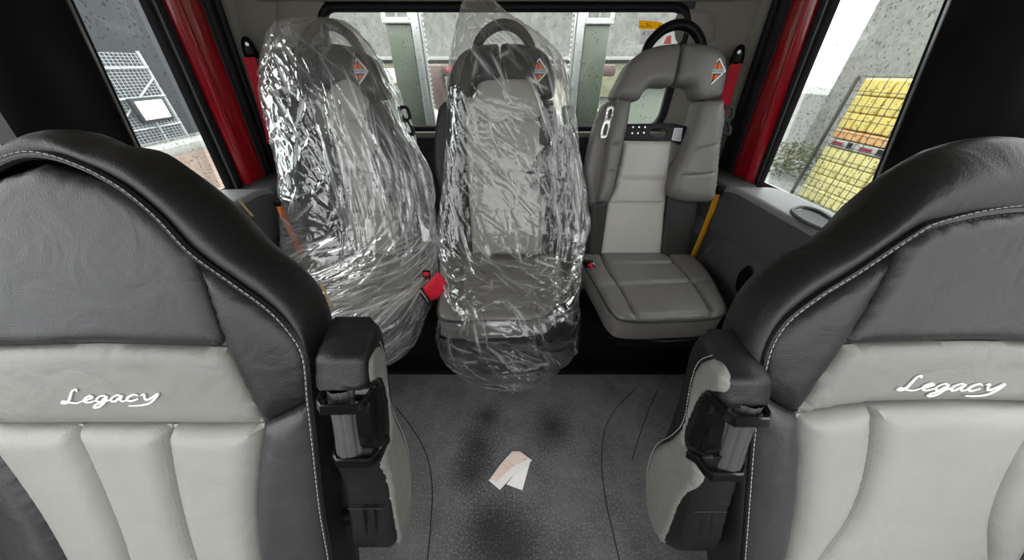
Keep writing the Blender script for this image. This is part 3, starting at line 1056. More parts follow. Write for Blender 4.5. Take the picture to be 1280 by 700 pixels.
    me.polygons.add(len(f)); me.polygons.foreach_set('loop_start', np.arange(0, f.size, 4, dtype=np.int32))
    me.polygons.foreach_set('use_smooth', np.ones(len(f), bool))
    me.update(calc_edges=True)
    me.attributes.new('crease', 'FLOAT', 'POINT').data.foreach_set('value', cr.reshape(-1).astype(np.float32))
    me.materials.append(mat_)
    o = bpy.data.objects.new(name, me); COL.objects.link(o); o.location = off
    return tag(o, label, 'cover', 'clear plastic seat covers')


def catmull_rows(R_, w, ts):
    out = np.zeros((len(ts), R_.shape[1]))
    m = np.gradient(R_, w, axis=0)
    idx = np.clip(np.searchsorted(w, ts, 'right') - 1, 0, len(w) - 2)
    for n, t in enumerate(ts):
        i = idx[n]; L = w[i + 1] - w[i]; s = (t - w[i]) / L
        out[n] = ((2*s**3 - 3*s**2 + 1) * R_[i] + (s**3 - 2*s**2 + s) * L * m[i] + (-2*s**3 + 3*s**2) * R_[i+1] + (s**3 - s**2) * L * m[i+1])
    return out


rings_c = [
    (-.135, -.100, 1.385, 1.445, 1.40, 1.445),
    (-.165, -.060, 1.36, 1.385, 1.43, 1.385),
    (-.190, .020, 1.31, 1.325, 1.47, 1.335),
    (-.205, .105, 1.275, 1.28, 1.48, 1.29),
    (-.225, .185, 1.235, 1.22, 1.48, 1.23),
    (-.245, .220, 1.205, 1.14, 1.46, 1.14),
    (-.255, .240, 1.185, 1.04, 1.44, 1.05),
    (-.275, .275, 1.145, .90, 1.40, .90),
    (-.300, .310, 1.105, .75, 1.36, .75),
    (-.325, .335, 1.05, .62, 1.34, .65),
    (-.320, .315, .97, .54, 1.32, .60),
    (-.300, .295, .85, .515, 1.32, .53),
    (-.280, .275, .735, .505, 1.31, .46),
    (-.275, .270, .690, .46, 1.31, .40),
    (-.310, .290, .675, .36, 1.30, .34),
    (-.335, .295, .680, .25, 1.26, .26),
    (-.285, .235, .695, .15, 1.16, .20),
    (-.20, .15, .72, .08, 1.06, .15)]
rings_l = [
    (-.74, -.66, 1.36, 1.335, 1.40, 1.335),
    (-.83, -.60, 1.30, 1.315, 1.46, 1.315),
    (-.875, -.545, 1.26, 1.27, 1.48, 1.27),
    (-.915, -.49, 1.23, 1.20, 1.48, 1.20),
    (-.94, -.455, 1.205, 1.12, 1.46, 1.12),
    (-.945, -.43, 1.185, 1.04, 1.44, 1.05),
    (-.95, -.375, 1.145, .90, 1.40, .90),
    (-.985, -.345, 1.105, .75, 1.36, .75),
    (-1.01, -.335, 1.05, .62, 1.34, .65),
    (-1.01, -.335, .97, .54, 1.32, .60),
    (-.97, -.33, .85, .515, 1.32, .53),
    (-.94, -.335, .735, .505, 1.31, .46),
    (-.935, -.345, .690, .46, 1.31, .40),
    (-.93, -.36, .675, .36, 1.30, .34),
    (-.91, -.40, .690, .25, 1.22, .25)]

# how the sheet is creased where: (density, mean angle from vertical, spread, length range, width range, milkiness)
def style_c(p):
    x, y, z = p
    if z > 1.22: return (.45, .1, .6, .05, .16, .005, .014, .5)
    if z > .60:
        if x > .10: return (1.0, .02, .12, .10, .40, .006, .018, .9)
        return (.7, .42, .35, .04, .16, .005, .013, .8)
    if z > .44: return (1.0, .9, .7, .05, .20, .006, .018, .8)
    return (.8, 1.0, .6, .06, .22, .007, .022, .75)
def style_l(p):
    x, y, z = p
    if z > .62:
        if z > 1.08 and x > -.74: return (.35, .3, .5, .05, .3, .005, .014, .5)
        if x < -.70: return (.8, .3, .9, .04, .16, .006, .016, .9)
        return (.85, -.02, .14, .10, .45, .006, .020, .8)
    return (1.0, -1.05, .25, .10, .36, .006, .016, 1.0)

F1 = film('polythene', haze=.035)
F2 = film('polythene_crumpled', haze=.09)
cover('plastic_cover', rings_c, 'clear plastic bag over the middle rear seat, its twisted tip reaching the ceiling', 0.0, F1, style_c, 0.0, 1500)
cover('plastic_cover', rings_l, 'clear plastic bag with a rounded top over the far left rear seat', 11.3, F2, style_l, -.65, 1700)


# ------------------------------------------------------------------ front seats
FP = tilt(.42, 1.2, .45)                     # face of the two front seat backs

def mirror(pts, ac):
    return [(2 * ac - q[0],) + tuple(q[1:]) for q in pts]


def front_seat(name_label, ac, stitch, sil, P, extra):
    root = empty('front_seat', (ac, .02, 0.0), name_label, 'seat', 'front seats')
    h = lambda q: tuple(FP.hit(q[0], q[1])) + tuple(q[2:])
    BL, CH, GR, PA = M['black_leather'], M['charcoal_leather'], M['grey_leather'], M['pale_leather']
    sgn = 1 if ac < 0 else -1                # towards the aisle
    # --- centre pieces are symmetrical about the seat's middle, side pieces come in pairs
    def centre(name, right_pts, m, **kw):
        r_ = [h(q) for q in right_pts]
        l_ = mirror(r_, ac)[::-1]
        MB().panel(FP, r_ + l_, px=False, **kw).build(name, m, root)
    def pair(name, pts, m, **kw):
        a = [h(q) for q in pts]
        MB().panel(FP, a, px=False, **kw).build(name, m, root)
        MB().panel(FP, mirror(a, ac)[::-1], px=False, **kw).build(name, m, root)
    kw = dict(puff=.012, r=.022, thick=.03, res=.008)
    centre('upper_panel', P['upper'], CH, **kw)
    pair('shoulder_wedge', P['wedge'], BL, **dict(kw, puff=.016, r=.035))
    centre('middle_panel', P['band'], GR, **kw)
    centre('lower_panel', P['low'], PA, **dict(kw, puff=.02, r=.03))
    pair('thigh_panel', P['side'], PA, **dict(kw, puff=.02, r=.03))
    pair('side_bolster', P['bolster'], M['charcoal_leather_sheen'], **dict(kw, puff=.018, r=.035))
    # --- boxing round the rim: from the sewn line back to the silhouette
    FPb = FP.shifted(-.045)
    s_ = catmull([FP.hit(*q) for q in stitch], False, .01)
    o_ = catmull([FPb.hit(*q) for q in sil], False, .01)
    def whole(p):
        p = [tuple(q) for q in p]
        # close the top over the middle with a flat dome, then mirror
        a_end, b_end = p[-1]
        top = b_end + extra['rise']
        n = 10
        for k in range(1, n + 1):
            t = k / n
            p.append((a_end + (ac - a_end) * t, b_end + (top - b_end) * math.sin(t * math.pi / 2)))
        return np.array(p + [tuple(q) for q in mirror(p[:-1], ac)[::-1]])
    A = resample(whole(s_), 150); B = resample(whole(o_), 150)
    B = A + (B - A) * .88
    rows = []
    for k in range(13):
        t = k / 12
        row = []
        for i in range(150):
            q = A[i] + (B[i] - A[i]) * math.sin(t * math.pi / 2)
            puf = .014 * math.sin(min(1, t * 2.2) * math.pi / 2)
            row.append(FP.P(q[0], q[1], puf - .059 * (1 - math.cos(t * math.pi / 2)) ))
        rows.append(row)
    # rear half of the shell
    cen = np.array([ac, B[:, 1].mean()])
    for c_, s in ((-.075, .95), (-.11, .86), (-.14, .74)):
        rows.append([FP.P(*(cen + (B[i] - cen) * np.array([s, s])), c_) for i in range(150)])
    MB().grid(rows).build('rim', BL, root, sharp=60)
    bk = [tuple(cen + (B[i] - cen) * .74) for i in range(0, 150, 3)]
    MB().panel(FP.shifted(-.138), bk, puff=-.0, r=.03, thick=.01, res=.06, px=False, step=.05).build('back_shell', M['black_plastic'], root)
    # recessed seam under the thread
    G = [FP.P(a + sgn * -.002, b, .004) for a, b in A]
    MB().tube(G, .005, 6).build('seam', M['black_leather'], root)
    stitches('stitching', [FP.P(*(A[i] + (B[i] - A[i]) * .06), .0125) for i in range(150)], root)
    stitches('stitching', [FP.P(*(A[i] + (A[i] - B[i]) * .045), .0095) for i in range(150)], root, m='dark_thread')
    for seam in P['seams']:
        pts = catmull([h(q) for q in seam], False, .01)
        stitches('stitching', [FP.P(a, b, .0165) for a, b in pts], root, m='grey_thread')
    # cushion and pedestal, below the frame
    MB().panel(level(.50), [(ac - .25, -.36), (ac, -.40), (ac + .25, -.36), (ac + .27, .02), (ac + .22, .11), (ac - .22, .11), (ac - .27, .02)], px=False,
               puff=.04, r=.06, thick=.10, res=.03).build('cushion', CH, root)
    MB().box((ac, -.12, .20), (.36, .42, .40), .02).build('pedestal', M['black_plastic'], root)
    return root, FP


M['grey_thread'] = mat('grey_thread', rgb(120, 118, 114), .7, .2)
M['dark_thread'] = mat('dark_thread', rgb(70, 70, 70), .7, .2)

LAC, RAC = -.575, .645
PL = dict(
    upper=[(LAC, 0, 0)],
)
def mid(v, ac):
    """the pixel on the seat's middle line at picture height v, found on the seat plane"""
    lo, hi = -800, 2200
    for _ in range(60):
        m_ = (lo + hi) / 2
        if FP.hit(m_, v)[0] < ac: lo = m_
        else: hi = m_
    return m_

PL = dict(
    upper=[(mid(205, LAC), 205, 1), (164, 238), (205, 271), (243, 314, 1), (262, 365), (284, 432, 1), (225, 431), (mid(428, LAC), 428, 1)],
    wedge=[(247, 314, 1), (275, 334), (301, 355), (346, 388), (372, 418), (385, 450), (391, 498, 1), (362, 512), (333, 526, 1), (310, 480), (288, 433), (264, 365)],
    band=[(mid(429, LAC), 429, 1), (225, 432), (285, 434, 1), (308, 481), (330, 527, 1), (270, 528), (216, 527), (mid(527, LAC), 527, 1)],
    low=[(mid(530, LAC), 530, 1), (215, 530, 1), (221, 570), (231, 620), (244, 670), (262, 720, 1), (mid(720, LAC), 720, 1)],
    side=[(217, 530, 1), (270, 531), (331, 529, 1), (326, 566), (322, 626), (325, 680), (332, 722, 1), (264, 722, 1), (246, 670), (233, 620), (223, 570)],
    bolster=[(334, 528, 1), (362, 514), (391, 501, 1), (398, 560), (404, 625), (411, 680), (417, 722, 1), (334, 722, 1), (327, 680), (324, 626), (328, 566)],
    seams=[[(219, 534), (225, 570), (235, 620), (248, 668), (262, 705)]])
st_l = [(418, 724), (416, 693), (405, 626), (398, 560), (391, 496), (384, 437), (370, 414), (346, 388), (301, 355), (245, 314), (205, 271), (164, 237), (128, 216)]
si_l = [(452, 730), (442, 690), (432, 640), (424, 570), (418, 490), (416, 430), (409, 381), (383, 336), (338, 299), (297, 254), (249, 213), (205, 184), (164, 179)]
seat_l, _ = front_seat('front seat left of the aisle, black and grey leather, lettering wholly in view', LAC, st_l, si_l, PL, dict(rise=.02))

PR = dict(
    upper=[(mid(262, RAC), 262, 1), (1150, 285), (1124, 303, 1), (1102, 348), (1053, 428, 1), (1085, 427), (mid(424, RAC), 424, 1)],
    wedge=[(1120, 304, 1), (1063, 341), (1011, 374), (974, 404), (957, 434), (946, 485, 1), (966, 500), (992, 515, 1), (1018, 475), (1050, 430), (1098, 348)],
    band=[(mid(426, RAC), 426, 1), (1085, 429), (1053, 431, 1), (1020, 478), (995, 515, 1), (1035, 508), (1078, 502), (mid(499, RAC), 499, 1)],
    low=[(mid(502, RAC), 502, 1), (1083, 505, 1), (1080, 551), (1069, 603), (1051, 644), (1021, 686), (1000, 720, 1), (mid(720, RAC), 720, 1)],
    side=[(1081, 505, 1), (1035, 511), (995, 517, 1), (997, 560), (995, 598), (991, 640), (981, 693), (974, 722, 1), (998, 722, 1), (1019, 686), (1049, 644), (1067, 603), (1078, 551)],
    bolster=[(993, 517, 1), (966, 502), (946, 488, 1), (938, 531), (932, 608), (927, 660), (924, 722, 1), (972, 722, 1), (979, 693), (989, 640), (993, 598), (995, 560)],
    seams=[[(1077, 510), (1075, 551), (1064, 600), (1046, 641), (1022, 678)]])
st_r = [(922, 724), (925, 690), (931, 608), (937, 531), (946, 478), (956, 433), (974, 403), (1011, 373), (1063, 340), (1118, 303), (1150, 283)]
si_r = [(884, 730), (888, 690), (892, 620), (896, 540), (900, 470), (904, 420), (915, 391), (937, 351), (974, 317), (1023, 291), (1075, 250), (1118, 202), (1150, 178)]
seat_rt, _ = front_seat('front seat right of the aisle, black and two-tone grey leather, seen at the right edge', RAC, st_r, si_r, PR, dict(rise=.02))

# tan edging that shows behind the left seat's rim
for bit in (((296, 251), (304, 261), (313, 271)), ((398, 356), (406, 370), (413, 386))):
    q = catmull([FP.shifted(-.075).hit(*p) for p in bit], False, .01)
    MB().tube([FP.P(a + .001, b + .001, -.078) for a, b in q], .0019, 6).build('edging', M['tan'], seat_l)

# embroidered script on the middle panels: pen strokes in letter space (x across, y up, x-height 1)
SCRIPT = [
    [(1.0, 1.75), (.95, 2.1), (.7, 2.0), (.55, 1.2), (.45, .5), (.2, .02), (-.12, .1), (0, .34), (.5, .12), (1.1, -.02), (1.6, .3)],
    [(1.6, .3), (2.1, .55), (2.35, .85), (2.1, 1.0), (1.75, .65), (1.75, .2), (2.05, 0), (2.6, .25)],
    [(3.5, .85), (3.15, 1.0), (2.75, .6), (2.75, .15), (3.05, .05), (3.5, .8), (3.35, -.1), (2.95, -.75), (2.55, -.8), (2.7, -.4), (3.5, .1), (3.8, .3)],
    [(4.75, .85), (4.4, 1.0), (3.95, .6), (3.9, .15), (4.2, .05), (4.75, .85), (4.65, .2), (4.85, .0), (5.2, .2)],
    [(6.05, .8), (5.75, 1.0), (5.3, .65), (5.2, .2), (5.5, 0), (6.1, .3)],
    [(6.3, .85), (6.55, 1.0), (6.6, .5), (6.8, .1), (7.2, .4), (7.65, 1.0), (7.5, .3), (7.0, -.5), (6.2, -.75), (5.4, -.75)]]
def lettering(seat, u1, v1, u0, v0):
    p1, p0 = np.array(FP.hit(u1, v1)), np.array(FP.hit(u0, v0))
    ex = (p1 - p0) / 7.7; sc = np.linalg.norm(ex)
    ey = np.array([ex[0] * .22, sc * .58])
    mb = MB()
    for st in SCRIPT:
        pts = catmull(st, False, .12)
        n = len(pts)
        mb.tube([FP.P(*(p0 + x * ex + y * ey), .0135) for x, y in pts],
                [.0017 * (.55 + .45 * math.sin(math.pi * (i + .5) / n)) for i in range(n)], 6)
    mb.build('embroidery', M['emblem_white'], seat)
lettering(seat_l, 211, 493, 97, 497)
lettering(seat_rt, 1230, 482, 1108, 481)

# ------------------------------------------------------------------ folded-up armrests
def armrest(seat, side, X, width, prof, top_cut, grey, recess, bands, grip, pleats, label):
    """side +1: the flank looks to +X. A bone-shaped padded arm standing on end, with a hand grip in its waist"""
    W = Plane((X, 0, 0), (0, side, 0), (0, 0, 1))
    assert abs(W.n.x - side) < .01
    ab = [tuple(W.hit(*q[:2])) + tuple(q[2:]) for q in prof]
    body = MB().panel(W.shifted(-.011), ab, puff=.011, r=.018, thick=width / 2 - .011, res=.007, px=False, back=False)
    W2 = Plane(W.P(0, 0, -width + .011), -W.e1, W.e2)
    body.panel(W2, [(-q[0],) + tuple(q[1:]) for q in ab][::-1], puff=.011, r=.018, thick=width / 2 - .011, res=.007, px=False, back=False)
    ar = body.build('armrest', M['black_leather'], seat, sharp=50)
    tag(ar, label)
    MB().panel(W.shifted(-.003), grey, puff=.0065, r=.010, thick=.006, res=.006).build('flank_panel', M['grey_leather'], ar)
    g = catmull([W.hit(*q[:2]) for q in grey[1:10]], False, .008)
    cen = np.mean(np.array(g), 0)
    pth = []
    for i_, q in enumerate(g):
        t_ = np.array(g[min(i_ + 1, len(g) - 1)]) - np.array(g[max(i_ - 1, 0)])
        nn = np.array([t_[1], -t_[0]]) / (np.linalg.norm(t_) + 1e-9)
        if np.dot(nn, np.array(q) - (cen + np.array([-side * -.03, 0]))) < 0: pass
        pth.append((q, nn))
    sg_ = 1 if np.dot(pth[len(pth)//2][1], np.array([side, 0])) > 0 else -1
    stitches('stitching', [W.P(q[0] + sg_ * nn[0] * .0045, q[1] + sg_ * nn[1] * .0045, .0006) for q, nn in pth], ar, dash=.004, gap=.0022, w=.0005)
    MB().panel(W.shifted(.001), recess, puff=.005, r=.005, thick=.02, res=.006).build('recess_plate', M['gloss_plastic'], ar)
    for (u0, v0, u1, v1, hgt) in bands:                 # flat glossy clamps round the grip
        p = W.px(u0, v0, .004); q_ = W.px(u1, v1, .004)
        X_ = Vector((-side, 0, 0))
        L = width * .90
        path = [q_, p + Vector((0, .006, .0)), p + X_ * .004 + Vector((0, -.010, 0)), p + X_ * .010 + Vector((0, -.017, 0)), p + X_ * (L - .010) + Vector((0, -.017, 0)),
                p + X_ * (L - .003) + Vector((0, -.010, 0)), p + X_ * L + Vector((0, .006, 0)), q_ + X_ * L]
        up = Vector((0, .42, .90)).normalized() * hgt
        rows = []
        for k_ in range(len(path)):
            t_ = (path[min(k_ + 1, len(path) - 1)] - path[max(k_ - 1, 0)]).normalized()
            o_ = t_.cross(up).normalized() * .003
            c_ = path[k_]
            rows.append([c_ + up + o_ * .4, c_ + up * .7 + o_, c_ - up * .7 + o_, c_ - up + o_ * .4, c_ - up - o_ * .4, c_ - up * .7 - o_, c_ + up * .7 - o_, c_ + up - o_ * .4])
        mb = MB(); mb.grid(rows, close=True)
        mb.f += [tuple(range(8)), tuple(range(8 * len(path) - 8, 8 * len(path)))]; mb.m += [0, 0]
        mb.build('clamp', M['gloss_plastic'], ar, sharp=35)
    # ribbed grip
    (ua, va), (ub, vb) = grip
    a, b = W.px(ua, va, 0), W.px(ub, vb, 0)
    a.x = b.x = X - side * width * .56
    a.y += .004; b.y += .004
    n = 20
    ax = (b - a).normalized(); s1 = Vector((1, 0, 0)); s2 = ax.cross(s1)
    rows = []
    for i in range(13):
        t = i / 12; c = a.lerp(b, t); row = []
        for k in range(72):
            th = 2 * math.pi * k / 72
            r = .0208 * (1 - .07 * max(0, math.cos(9 * th)) ** 3) * (1 + .03 * math.cos(2 * math.pi * t))
            row.append(c + s1 * (r * math.cos(th)) + s2 * (r * math.sin(th)))
        rows.append(row)
    MB().grid(rows, close=True).build('grip', M['grip_rubber'], ar)
    # pleats at the foot
    fr = Plane(W.px(*pleats[0]), (1, 0, 0), (W.px(*pleats[1]) - W.px(*pleats[0])))
    f0, f1 = W.px(*pleats[0]), W.px(*pleats[1])
    nrm = Vector((0, -1, .5)).normalized()
    for s in (.32, .55):
        x = X - side * width * s
        MB().tube([Vector((x, f0.y, f0.z)) + nrm * .001, Vector((x - side * .004, (f0.y + f1.y) / 2, (f0.z + f1.z) / 2)) + nrm * .002, Vector((x, f1.y, f1.z))], [.002, .0045, .003], 8).build('pleat', M['black_leather'], ar)
    MB().tube([Vector((X - side * .006, f0.y, f0.z)) + nrm * .002, Vector((X - side * width * .86, f0.y, f0.z)) + nrm * .002], .0015, 6).build('seam', M['rubber_seal'], ar)
    # pivot bolt into the seat's side
    pv = W.px(*pleats[1]); pv.x = X - side * (width + .01)
    cyl_mb = MB(); cyl(cyl_mb, pv + Vector((0, .04, .0)), (1, 0, 0), .014, .06)
    cyl_mb.build('pivot', M['black_plastic'], ar)
    return ar


prof_l = [(455, 449, 1), (472, 396, 1), (481, 411), (489, 464), (496, 511), (504, 533), (512, 560), (516, 590), (514, 640), (507, 668), (497, 683), (492, 682), (487, 634), (481, 598), (471, 575, 1), (476, 545), (474, 490), (457, 488, 1)]
grey_l = [(459, 447), (473, 430), (479, 446), (485, 500), (492, 522), (500, 540), (508, 562), (512, 592), (509, 648), (498, 678), (493, 668), (488, 634), (482, 597), (475, 574), (482, 552), (484, 536), (479, 490), (473, 474), (460, 479)]
rec_l = [(463, 482), (472, 473), (477, 486), (482, 530), (479, 548), (474, 560), (468, 556)]
armrest(seat_l, 1, -.200, .074, prof_l, None, grey_l, rec_l, [(458, 497, 474, 486, .0075), (473, 563, 482, 548, .0075)],
        ((464, 484), (475, 571)), None or ((485, 634), (494, 681)), 'folded-up armrest, black leather with a grey flank')

prof_r = [(908, 476, 1), (877, 411, 1), (862, 428), (845, 494), (829, 540), (815, 563), (807, 585), (805, 618), (812, 654), (823, 676), (836, 686), (850, 686), (862, 640), (876, 591), (884, 571, 1), (868, 552), (884, 508), (904, 510, 1)]
grey_r = [(907, 468), (892, 448), (876, 455), (867, 476), (856, 530), (843, 546), (820, 562), (810, 598), (813, 645), (829, 678), (836, 671), (852, 632), (876, 592), (867, 568), (859, 552), (868, 518), (884, 492), (906, 489)]
rec_r = [(892, 492), (881, 489), (870, 520), (860, 547), (866, 566), (879, 570), (886, 545)]
armrest(seat_rt, -1, .287, .070, prof_r, None, grey_r, rec_r, [(903, 512, 890, 497, .0075), (877, 580, 863, 568, .0075)],
        ((898, 500), (873, 586)), ((861, 638), (849, 684)), 'folded-up armrest, black leather with a scuffed grey flank')

# ------------------------------------------------------------------ belts, buckles, grab rods
def belt(label, W, anchor, pts, w):
    root = empty('seat_belt', W.px(*anchor, .02), label, 'seat belt', 'red shoulder belts')
    mb = MB()
    ta = [W.px(u, v, c) for u, v, c in pts]
    q = resample([tuple(k) for k in ta], 24)
    rows = []
    for k in q:
        k = Vector(k)
        rows.append([k - W.e1 * w / 2, k + W.e1 * w / 2])
    a = MB(); a.grid(rows); b = [[p + W.n * .0025 for p in r] for r in rows]; a.grid(b)
    a.build('webbing', M['red_webbing'], root)
    c = [(-.022, -.036), (.022, -.036), (.023, -.008), (.012, .026), (0, .031), (-.012, .026), (-.023, -.008)]
    a0, b0 = W.hit(*anchor)
    MB().panel(W.shifted(.022), [(a0 + x, b0 + y) for x, y in c], puff=.012, r=.015, thick=.02, res=.008, px=False).build('anchor', M['black_plastic'], root)
    m2 = MB(); cyl(m2, W.P(a0, b0 + .008, .034), W.n, .006, .006, 14); m2.build('bolt', M['steel'], root)
    return root
CL = Plane((-1.06, 1.53, 1.2), (.85, .5, 0), (.1, -.05, 1))
CR = Plane((.94, 1.53, 1.2), (.85, -.5, 0), (-.1, -.05, 1))
belt('red shoulder belt hanging from its black anchor on the left rear pillar', CL, (309, 57), [(311, 70, .03), (322, 100, .03), (336, 140, .03), (346, 175, .03)], .040)
belt('red shoulder belt hanging from its black anchor on the right rear pillar', CR, (924, 67), [(921, 78, .03), (913, 100, .03), (902, 134, .03), (890, 165, .03)], .040)

def buckle(label, p, rot, tongue=False):
    root = empty('belt_buckle', p, label, 'buckle', 'rear seat belt buckles')
    R3 = rot
    mb = MB()
    P0 = Vector(p)
    mb.box(P0, (.032, .022, .055), .005, R3).build('housing', M['black_plastic'], root)
    MB().box(P0 + R3 @ Vector((0, -.008, .022)), (.022, .016, .018), .003, R3).build('release_button', M['red_button'], root)
    MB().tube([P0 + R3 @ Vector((0, 0, -.02)), P0 + R3 @ Vector((0, .01, -.07)), P0 + R3 @ Vector((0, .04, -.13))], .011, 8, flat=.5).build('stalk', M['black_plastic'], root)
    if tongue:
        MB().box(P0 + R3 @ Vector((0, -.004, .034)), (.024, .004, .02), .001, R3).build('latch_plate', M['steel'], root)
    return root
E_ = lambda x, y, z: (Matrix.Rotation(z, 3, 'Z') @ Matrix.Rotation(y, 3, 'Y') @ Matrix.Rotation(x, 3, 'X'))
mid_p = tilt(.96, .5, 0)
buckle('small black buckle with a red button between the two covered rear seats', mid_p.px(533, 344), E_(.5, .2, .2))
buckle('black buckle with a red button and steel tip beside the bare grey seat', tilt(1.06, .5, 0).px(736, 330), E_(.7, .9, -.3), True)
# loose red belt end with its steel-edged tongue, lying between the covered seats
tp = tilt(.90, .5, .3)
lt = empty('belt_end', tp.px(536, 362), 'folded red belt end with a steel and black tip between the covered seats', 'seat belt')
MB().panel(tp, [(528, 361, 1), (547, 340, 1), (556, 352), (556, 372, 1), (537, 376, 1)], puff=.008, r=.02, thick=.01, res=.008).build('webbing', M['red_webbing'], lt)
MB().panel(tp.shifted(.004), [(520, 364, 1), (527, 360, 1), (538, 376, 1), (535, 380, 1)], puff=.005, r=.006, thick=.014, res=.006).build('tongue', M['black_plastic'], lt)
MB().tube([tp.px(526, 361, .011), tp.px(536.5, 376.5, .011)], .0022, 6).build('tongue_edge', M['steel'], lt)

def rod(label, pts, m, plane):
    p = [plane.px(*q) for q in pts]
    root = empty('grab_rod', p[-1], label, 'grab rod')
    q = [Vector(k) for k in resample([tuple(k) for k in p], 16)]
    MB().tube(q, .014, 10, flat=.8).build('rod', M[m], root)
    top = p[0] + Vector((0, .01, .01))
    MB().box(top, (.034, .05, .03), .008).build('bracket', M['black_plastic'], root)
rp = tilt(1.29, .73, .10)
rod('bright yellow rod standing between the bare rear seat and the right door', [(897, 241), (892, 256), (880, 288), (864, 326), (852, 350)], 'yellow_coat', rp)
rod('orange rod seen through the plastic beside the far left rear seat', [(350, 256), (357, 275), (368, 298), (378, 320), (386, 340)], 'orange_coat', tilt(1.16, .73, .10))

# ------------------------------------------------------------------ paper scrap on the floor
pp = level(.004)
sc = empty('paper_scrap', pp.px(640, 590), 'creased white paper scrap with a pinkish printed side lying on the black floor', 'paper')
def flap(pts, h, name, m):
    P3 = [pp.px(u, v, c) for u, v, c in pts]
    n = len(P3)
    up = Vector((0, 0, .0012))
    mb = MB(); mb.add(P3 + [p + up for p in P3], [tuple(range(n))[::-1], tuple(range(n, 2*n))] + [(i, (i+1) % n, n + (i+1) % n, n + i) for i in range(n)])
    return mb.build(name, m, sc, sharp=10)
flap([(611, 601, .001), (625, 582, .005), (640, 565, .006), (650, 565, .005), (665, 577, .010), (640, 598, .014), (625, 613, .004)], 0, 'sheet', M['paper'])
flap([(663, 577, .004), (653, 613, .001), (633, 606, .003), (645, 592, .010)], 0, 'folded_flap', M['paper'])
flap([(613, 600, .0055), (626, 583, .0085), (640, 566.5, .0095), (650, 566, .0085), (660, 574.5, .0125), (640, 586, .0145), (620, 603.5, .008)], 0, 'printed_side', M['paper_print'])
ln = MB()
for (a, b, c, d) in ((634, 578, 643, 586), (630, 583, 638, 590), (652, 577, 659, 576)):
    ln.tube([pp.px(a, b, .0155), pp.px(c, d, .0165)], .0006, 4)
tag(ln.build('printed_line', M['tan'], sc), kind='stuff')

# ------------------------------------------------------------------ stickers inside the rear glass
WG = Plane((0, YB + .024, 0), (1, 0, 0), (0, 0, 1))
def sticker(name, pts, m, label, group=None):
    o = MB().panel(WG, pts, puff=.0004, r=.002, thick=.001, res=.02).build(name, M[m], loc=WG.px(*pts[0][:2]))
    return tag(o, label, 'sticker', group)
def printing(o, lines, m='ink', r=.0012):
    mb = MB()
    for a, b, c, d in lines:
        mb.tube([WG.px(a, b, .0012), WG.px(c, d, .0012)], r, 4)
    tag(mb.build('printing', M[m], o), kind='stuff')
def word(o, s, u, v, h, m='ink'):
    vv, ff = text_shape(s, h)
    p = WG.px(u, v, .0014)
    MB().add([p + WG.e1 * q.x + WG.e2 * q.y for q in vv], ff).build('lettering', M[m], o)
y_ = sticker('warning_label', [(799, 25.5, 1), (816, 26.5), (827, 28.5), (836, 33.5, 1), (830, 36.5), (798.5, 36, 1)], 'label_yellow', 'yellow warning label stuck high in the right corner of the rear window')
printing(y_, [(800.5, 33, 806, 33.2), (807, 33.2, 810, 33.4), (811, 33.3, 815.5, 33.5), (807, 29.5, 810, 30), (808, 31, 812, 31.2), (823, 31.5, 825.5, 33.2), (823.5, 33.5, 825.5, 31.2)])
w_ = sticker('data_label', [(801.5, 37.6, 1), (829, 38, 1), (815, 50, 1), (799.5, 56, 1)], 'label_white', 'white printed data label below the yellow one on the rear window')
word(w_, 'A', 804.8, 42, .021)
printing(w_, [(807, 38.8, 816, 39.2), (808.5, 41, 812.5, 41.2), (808.5, 43, 812, 43.1), (818, 40, 821, 40.6), (813, 45, 815.5, 45.6), (808, 51, 810, 51.3), (801, 53.5, 804.5, 53.8)], r=.0009)
sticker('pink_label', [(834, 45, 1), (839, 44, 1), (839, 55, 1), (829, 55, 1)], 'label_pink', 'small pink label seen through the grab loop of the bare rear seat')


# ------------------------------------------------------------------ outside the cab
GZ = -1.1
concrete = mat('wet_concrete', rgb(120, 121, 120), .6, .4, vary=.2, vscale=1.2, bump=.5, bscale=20)
stucco = mat('stucco', rgb(122, 122, 118), .85, .2, vary=.25, vscale=9, bump=1.0, bscale=12)
stucco_grey = mat('dark_cladding', rgb(54, 56, 60), .6, .4, vary=.06, vscale=2)
stucco_green = mat('lichen_render', rgb(122, 122, 102), .85, .2, vary=.25, vscale=9, bump=1.0, bscale=14)
brick_m = mat('paving_brick', rgb(118, 102, 92), .8, .3, vary=.15, vscale=4)
kerb_m = mat('kerb_stone', rgb(150, 150, 147), .8, .3, vary=.1, vscale=6)
wire_m = mat('galvanised_wire', rgb(182, 186, 190), .4, .5, metal=.3)
dark_wire = mat('dark_wire', rgb(58, 58, 56), .5, .4)
crate_y = mat('crate_yellow', rgb(198, 178, 104), .6, .3, vary=.08, vscale=6)
crate_p = mat('crate_pale_yellow', rgb(196, 186, 128), .6, .3, vary=.08, vscale=6)
crate_o = mat('crate_orange', rgb(196, 152, 104), .6, .3, vary=.08, vscale=6)
leaf_m = mat('shrub_leaf', rgb(92, 94, 70), .7, .3, col2=rgb(58, 62, 44), vscale=10)
glass_green = mat('tinted_panel', rgb(112, 120, 108), .3, .5, vary=.16, vscale=7)
maroon = mat('maroon_paint', rgb(120, 30, 36), .3, .5, coat=.6)
maroon_dark = mat('weathered_beam', rgb(92, 76, 72), .5, .4, vary=.15, vscale=5)
cream = mat('cream_panel', rgb(206, 200, 184), .5, .4, vary=.07, vscale=3)
white_m = mat('white_coping', rgb(226, 226, 222), .6, .3)
lamp_m = mat('lamp_glass', rgb(240, 236, 220), .3, .5)

g = MB().box((0, 10, GZ - .1), (80, 80, .2)).build('yard_ground', concrete)
tag(g, 'wet grey concrete yard outside the cab', kind='structure')

